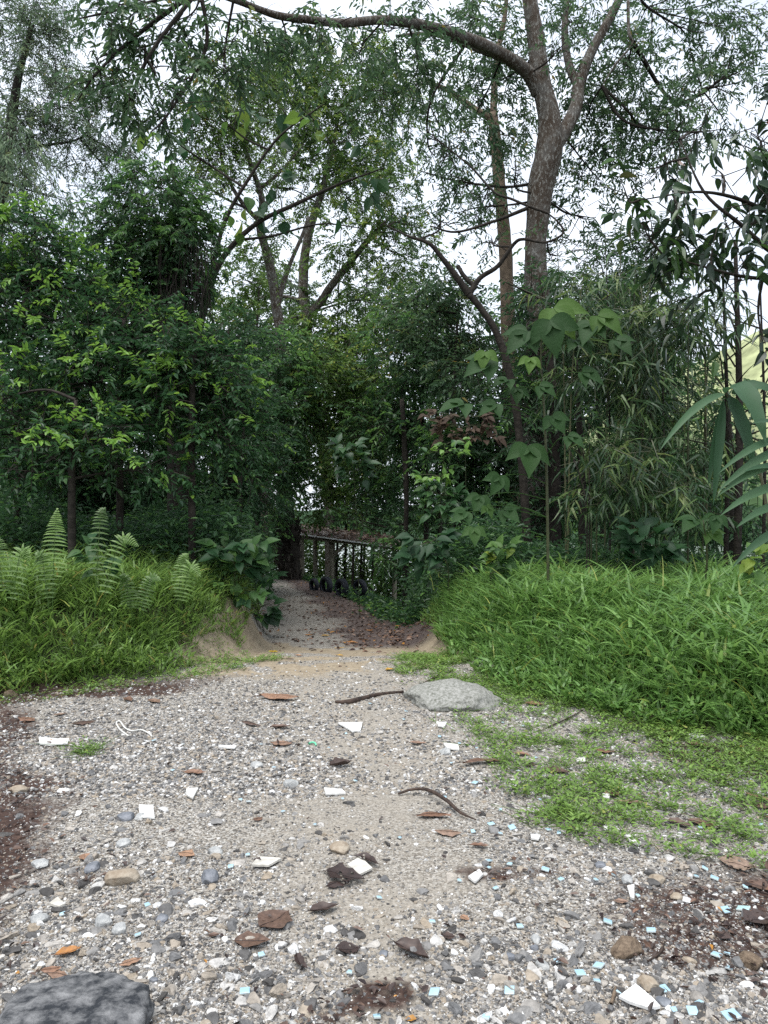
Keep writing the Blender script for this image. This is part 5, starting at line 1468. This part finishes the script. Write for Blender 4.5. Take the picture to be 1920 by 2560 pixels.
DL = [  # x, y, length px, angle, tone, width ratio, curl, label
    (66, 1804, 60, -.4, .45, .35, .3, 'reddish brown leaf on the grass at the left edge'), (208, 1812, 55, .5, .3, .5, .6, 'dark red curled leaf near the left grass'), (150, 1790, 30, .9, .55, .5, .4, 'small pinkish leaf left of the dark red curled one'),
    (385, 1757, 48, -.5, .5, .4, .2, 'dusty pink leaf above the white cord loop'), (318, 1753, 44, -.6, .42, .4, .3, 'brown red leaf left of the dusty pink one'), (700, 1822, 50, .5, .4, .3, .4, 'slim red leaf left of the large white tile'),
    (628, 1815, 60, -.3, .3, .25, .5, 'long dark stemmed leaf on the far path'), (703, 1865, 55, -.1, .6, .5, .15, 'tan leaf pressed flat on the far path'), (486, 1937, 60, 0, .62, .35, .2, 'long tan leaf above the square white tile'),
    (852, 1918, 60, .8, .25, .35, 1.2, 'curled dark brown leaf in the path middle'), (466, 2142, 46, -.3, .78, .6, .2, 'orange tan leaf beside the pointed blue grey stone'), (211, 2148, 34, -1, .72, .6, .2, 'pale tan leaf scrap left of the tan angular stone'),
    (170, 2388, 62, .6, .90, .35, .6, 'bright orange folded leaf above the big dark rock'), (327, 2414, 56, .6, .76, .35, .3, 'pale tan leaf right of the bright orange one'), (128, 2432, 46, .6, .66, .5, .3, 'tan leaf touching the big dark rock'),
    (145, 2450, 56, .0, .60, .45, .3, 'pinkish tan leaf lying against the big dark rock'), (686, 2310, 95, .9, .36, .75, .3, 'big crumpled brown leaf on the near path'), (630, 2362, 90, .1, .38, .55, .3, 'brown leaf half folded under the big crumpled one'),
    (810, 2280, 75, .5, .18, .35, .6, 'dark rotting leaf strip right of the big crumpled leaf'), (645, 2052, 26, .8, .42, .6, .6, 'small reddish leaf scrap on the path middle'), (697, 1749, 100, 0, .70, .35, .08, 'wide orange tan leaf flat on the far gravel'),
    (860, 2200, 110, -.2, .05, .5, .4, 'black rotten leaf mass below the cream grooved tile'), (915, 2160, 75, -.4, .10, .35, .6, 'dark rotten leaf behind the cream grooved tile'), (870, 2380, 60, .3, .06, .7, .4, 'dark rotten leaf clump on the near path'),
    (755, 2412, 70, -1, .12, .25, .6, 'dark stick like leaf scrap below the big crumpled leaf'), (845, 2220, 60, .5, .10, .4, .6, 'blackish shredded leaf beside the rotten mass'), (535, 2345, 30, .4, .40, .4, .4, 'small reddish leaf left of the big crumpled leaf'),
    (1212, 1914, 112, .28, .42, .14, .15, 'long red brown bark strip lying on the gravel'), (1085, 2050, 85, .2, .45, .25, .3, 'narrow brown leaf under the curved dark stick'), (1120, 2088, 66, 0, .52, .4, .4, 'reddish leaf lying below the curved dark stick'),
    (1198, 2120, 48, .1, .46, .3, .4, 'small rusty leaf right of the reddish one'), (1045, 1861, 42, 0, .60, .35, .3, 'tan leaf on the gravel left of the cream stone'), (1028, 2392, 105, -.62, .20, .35, .9, 'curled dark leaf on the near gravel'),
    (1122, 2350, 32, 0, .2, .7, .4, 'round dark leaf scrap above the curled dark leaf'), (1162, 2302, 28, -.8, .78, .6, .3, 'little orange tan leaf on the near gravel'), (1512, 1882, 55, -.4, .46, .35, .4, 'red brown leaf lying on the weeds'),
    (1392, 1934, 62, -.2, .34, .5, .5, 'brown upturned leaf at the weed edge'), (1578, 2013, 70, -.2, .58, .25, .3, 'long tan pink leaf in the lower weeds'), (1305, 1892, 44, -.5, .66, .3, .4, 'yellow tan leaf at the left weed edge'),
    (1322, 1915, 36, 1.3, .3, .5, .5, 'dark upright leaf beside the yellow tan one'), (1700, 2066, 60, -.3, .34, .4, .5, 'dark red leaf in the right weeds'), (1760, 2068, 80, -.4, .40, .35, .3, 'long maroon leaf with a blue tile on it'),
    (1845, 2168, 90, -.4, .55, .65, .25, 'big holed brown leaf at the right edge'), (1905, 2228, 80, -.5, .36, .45, .3, 'maroon leaf at the right edge below the holed leaf'), (1900, 1998, 60, -.35, .72, .3, .4, 'long ochre leaf at the right edge of the weeds'),
    (1905, 2020, 50, -.2, .38, .5, .3, 'brown leaf under the ochre one at the right edge'), (1750, 1870, 60, -.2, .5, .4, .3, 'rusty leaf beside the pale heap'), (1860, 1845, 56, .1, .45, .6, .4, 'brown leaf against the right grass'),
    (1810, 2345, 40, .9, .2, .6, .3, 'dark purple leaf near the crumbly brown clod'), (1553, 2260, 34, 0, .58, .5, .3, 'tiny orange brown leaf above the brown oval stone'), (1900, 2310, 90, .3, .14, .6, .5, 'dark wet leaf heap at the right edge'), (1450, 1640, 36, .4, .6, .5, .5, 'pale brown leaf caught in the right grass'),
    (1530, 1990, 44, .4, .62, .5, .4, 'pale dry leaf in the middle of the weeds'), (1335, 1765, 46, -.3, .66, .5, .3, 'yellowish leaf beside the low weeds'), (1905, 1880, 40, .3, .5, .5, .5, 'rusty leaf scrap at the right edge under the grass'),
    (683, 1631, 26, -.3, 1, .5, .4, 'bright yellow leaf on the sandy cut bank'), (848, 1622, 24, .2, .97, .4, .3, 'yellow leaf in the middle of the dip'), (813, 1591, 22, .3, .97, .5, .3, 'yellow leaf further down the dip'), (849, 1641, 22, -.5, .97, .4, .3, 'yellow leaf at the lip of the dip'),
    (975, 1677, 26, .8, .95, .5, .5, 'orange yellow leaf near the end of the thick stick'), (923, 1577, 18, .3, .88, .5, .3, 'orange leaf on the right side of the dip'), (879, 1609, 34, 0, .88, .4, .3, 'long orange brown leaf in the dip'), (772, 1590, 22, 0, .9, .4, .3, 'ochre leaf on the left side of the dip'),
    (968, 1528, 24, .4, .97, .6, .3, 'yellow leaf at the edge of the creeping plants'), (995, 1567, 18, -.3, .94, .4, .3, 'yellowish leaf at the right rim of the dip'), (747, 1641, 22, -.2, .85, .4, .3, 'pale ochre leaf on the sand'), (725, 1650, 22, -.1, .35, .4, .3, 'dark red leaf beside the pale ochre one'),
]
for k, (x_, y_, ln, an, v, wr, cu, lab) in enumerate(DL):
    cu *= .75; wr *= 1.3; ln *= .9
    dead_leaf('bark_strip' if 'bark' in lab else 'fallen_leaf', x_, y_, ln, an, v, lab, wr, cu, cat='bark' if 'bark' in lab else 'leaf', holes=.10 if ('holed' in lab or 'shredded' in lab or 'rotten' in lab) else 0, seed=k)

# leaf litter too fine to count: on the shaded path, under the banks and in dark soil
r = RS(500); n = 42000
Y = 2.0 + 24 * r.rand(n) ** 1.6; X = r.uniform(-.62, .62, n) * Y
sand, soil, lit, green, track = masks(X, Y); dl, dr = edge(X, Y)
p = .03 + .9 * np.clip(lit, 0, 1) + .85 * np.clip(soil, 0, 1) * (Y < 8) + .35 * green * (Y > 9)
k = r.rand(n) < p * np.where(Y > 8.5, 1, .75)
X, Y = X[k], Y[k]; n = len(X)
Lf = np.where(Y > 8.5, .04 + .06 * r.rand(n), .012 + .03 * r.rand(n))
mb = MB(); mb.inst(T_leaf, np.stack([X, Y, zg(X, Y) + .008 + .012 * r.rand(n)], 1), axes(r.normal(size=(n, 3)) * [1, 1, .22], np.array([0, 0, 1.]) + r.normal(size=(n, 3)) * .35, Lf, Lf * (.35 + .25 * r.rand(n))),
                     np.where(r.rand(n) < .02, .92, np.where(Y > 8.5, .1 + .58 * r.rand(n), .0 + .45 * r.rand(n))))
tag(mb.build('leaf_litter', M['litter']), 'brown leaf litter strewn on the shaded path and dark soil', 'leaf litter', kind='stuff')


# ------------------------------------------------------------------ sticks and cord
def stick(name, pts, rad, label, mat='stick', cat='stick', lift=.01):
    P = []
    for i, p in enumerate(pts):
        x, y, z = ground_at(p[0], p[1]); P.append([x, y, z + lift + (p[2] if len(p) > 2 else 0)])
    mb = MB(); tube(mb, P, rad, 8, .5, 0, 7, .15)
    return tag(mb.build(name, M[mat], smooth=True, loc=P[0]), label, cat)


stick('stick', [(838, 1757), (862, 1760), (900, 1752), (945, 1740), (1008, 1733)], [.008, .020, .020, .017, .012], 'thick dark stick lying left of the pale boulder')
stick('stick', [(1010, 1738), (1060, 1712), (1095, 1692), (1140, 1676)], [.008, .010, .009, .006], 'thin dark branch running up from the pale boulder to the grass')
stick('stick', [(996, 1990), (1030, 1986, .015), (1070, 1995, .03), (1115, 2020, .03), (1150, 2045, .015), (1190, 2055)], [.006, .007, .009, .009, .007, .003], 'curved dark stick arching over the gravel')
stick('twig', [(1370, 1822), (1420, 1800), (1458, 1778)], [.005, .005, .003], 'pale brown twig lying in the upper weeds', cat='twig')
stick('twig', [(1620, 2412), (1650, 2390), (1662, 2365)], [.003, .004, .002], 'small dark twig right of the brown oval stone', cat='twig')
stick('twig', [(1528, 2520), (1534, 2500), (1540, 2480)], [.005, .006, .005], 'orange brown wood splinter left of the largest white shard', mat='brownstone', cat='twig')
stick('cord', [(322, 1846), (300, 1828), (291, 1812), (300, 1808), (312, 1824), (330, 1832), (352, 1829), (372, 1838), (380, 1846)], [.005] * 9, 'white looped cord lying near the left grass', mat='string', cat='cord', lift=.012)
stick('rubbish_ring', [(772, 1864), (780, 1860), (788, 1862), (790, 1868)], [.006] * 4, 'small green plastic ring piece on the far gravel', mat='string', cat='rubbish')
for o in bpy.data.objects:
    if o.name == 'rubbish_ring':
        gm = simple('green plastic', (.12, .5, .3), (.2, .6, .4), 20, .4, 0)
        o.data.materials.clear(); o.data.materials.append(gm)

# low weed tuft alone on the left gravel
r = RS(510); x, y, z = ground_at(215, 1882); mb = MB(); n = 40
tufts(mb, x + r.normal(size=n) * .05, y + r.normal(size=n) * .06, r, .05, .009, 8, lean=1.0)
tag(mb.build('weed_tuft', M['weed'], loc=(x, y, z)), 'lone green weed tuft on the dark soil below the white shard', 'weed')

print('LEAVES', NLEAF[0], 'GRAVEL', ng, 'FACES', sum(len(o.data.polygons) for o in bpy.data.objects if o.type == 'MESH'))
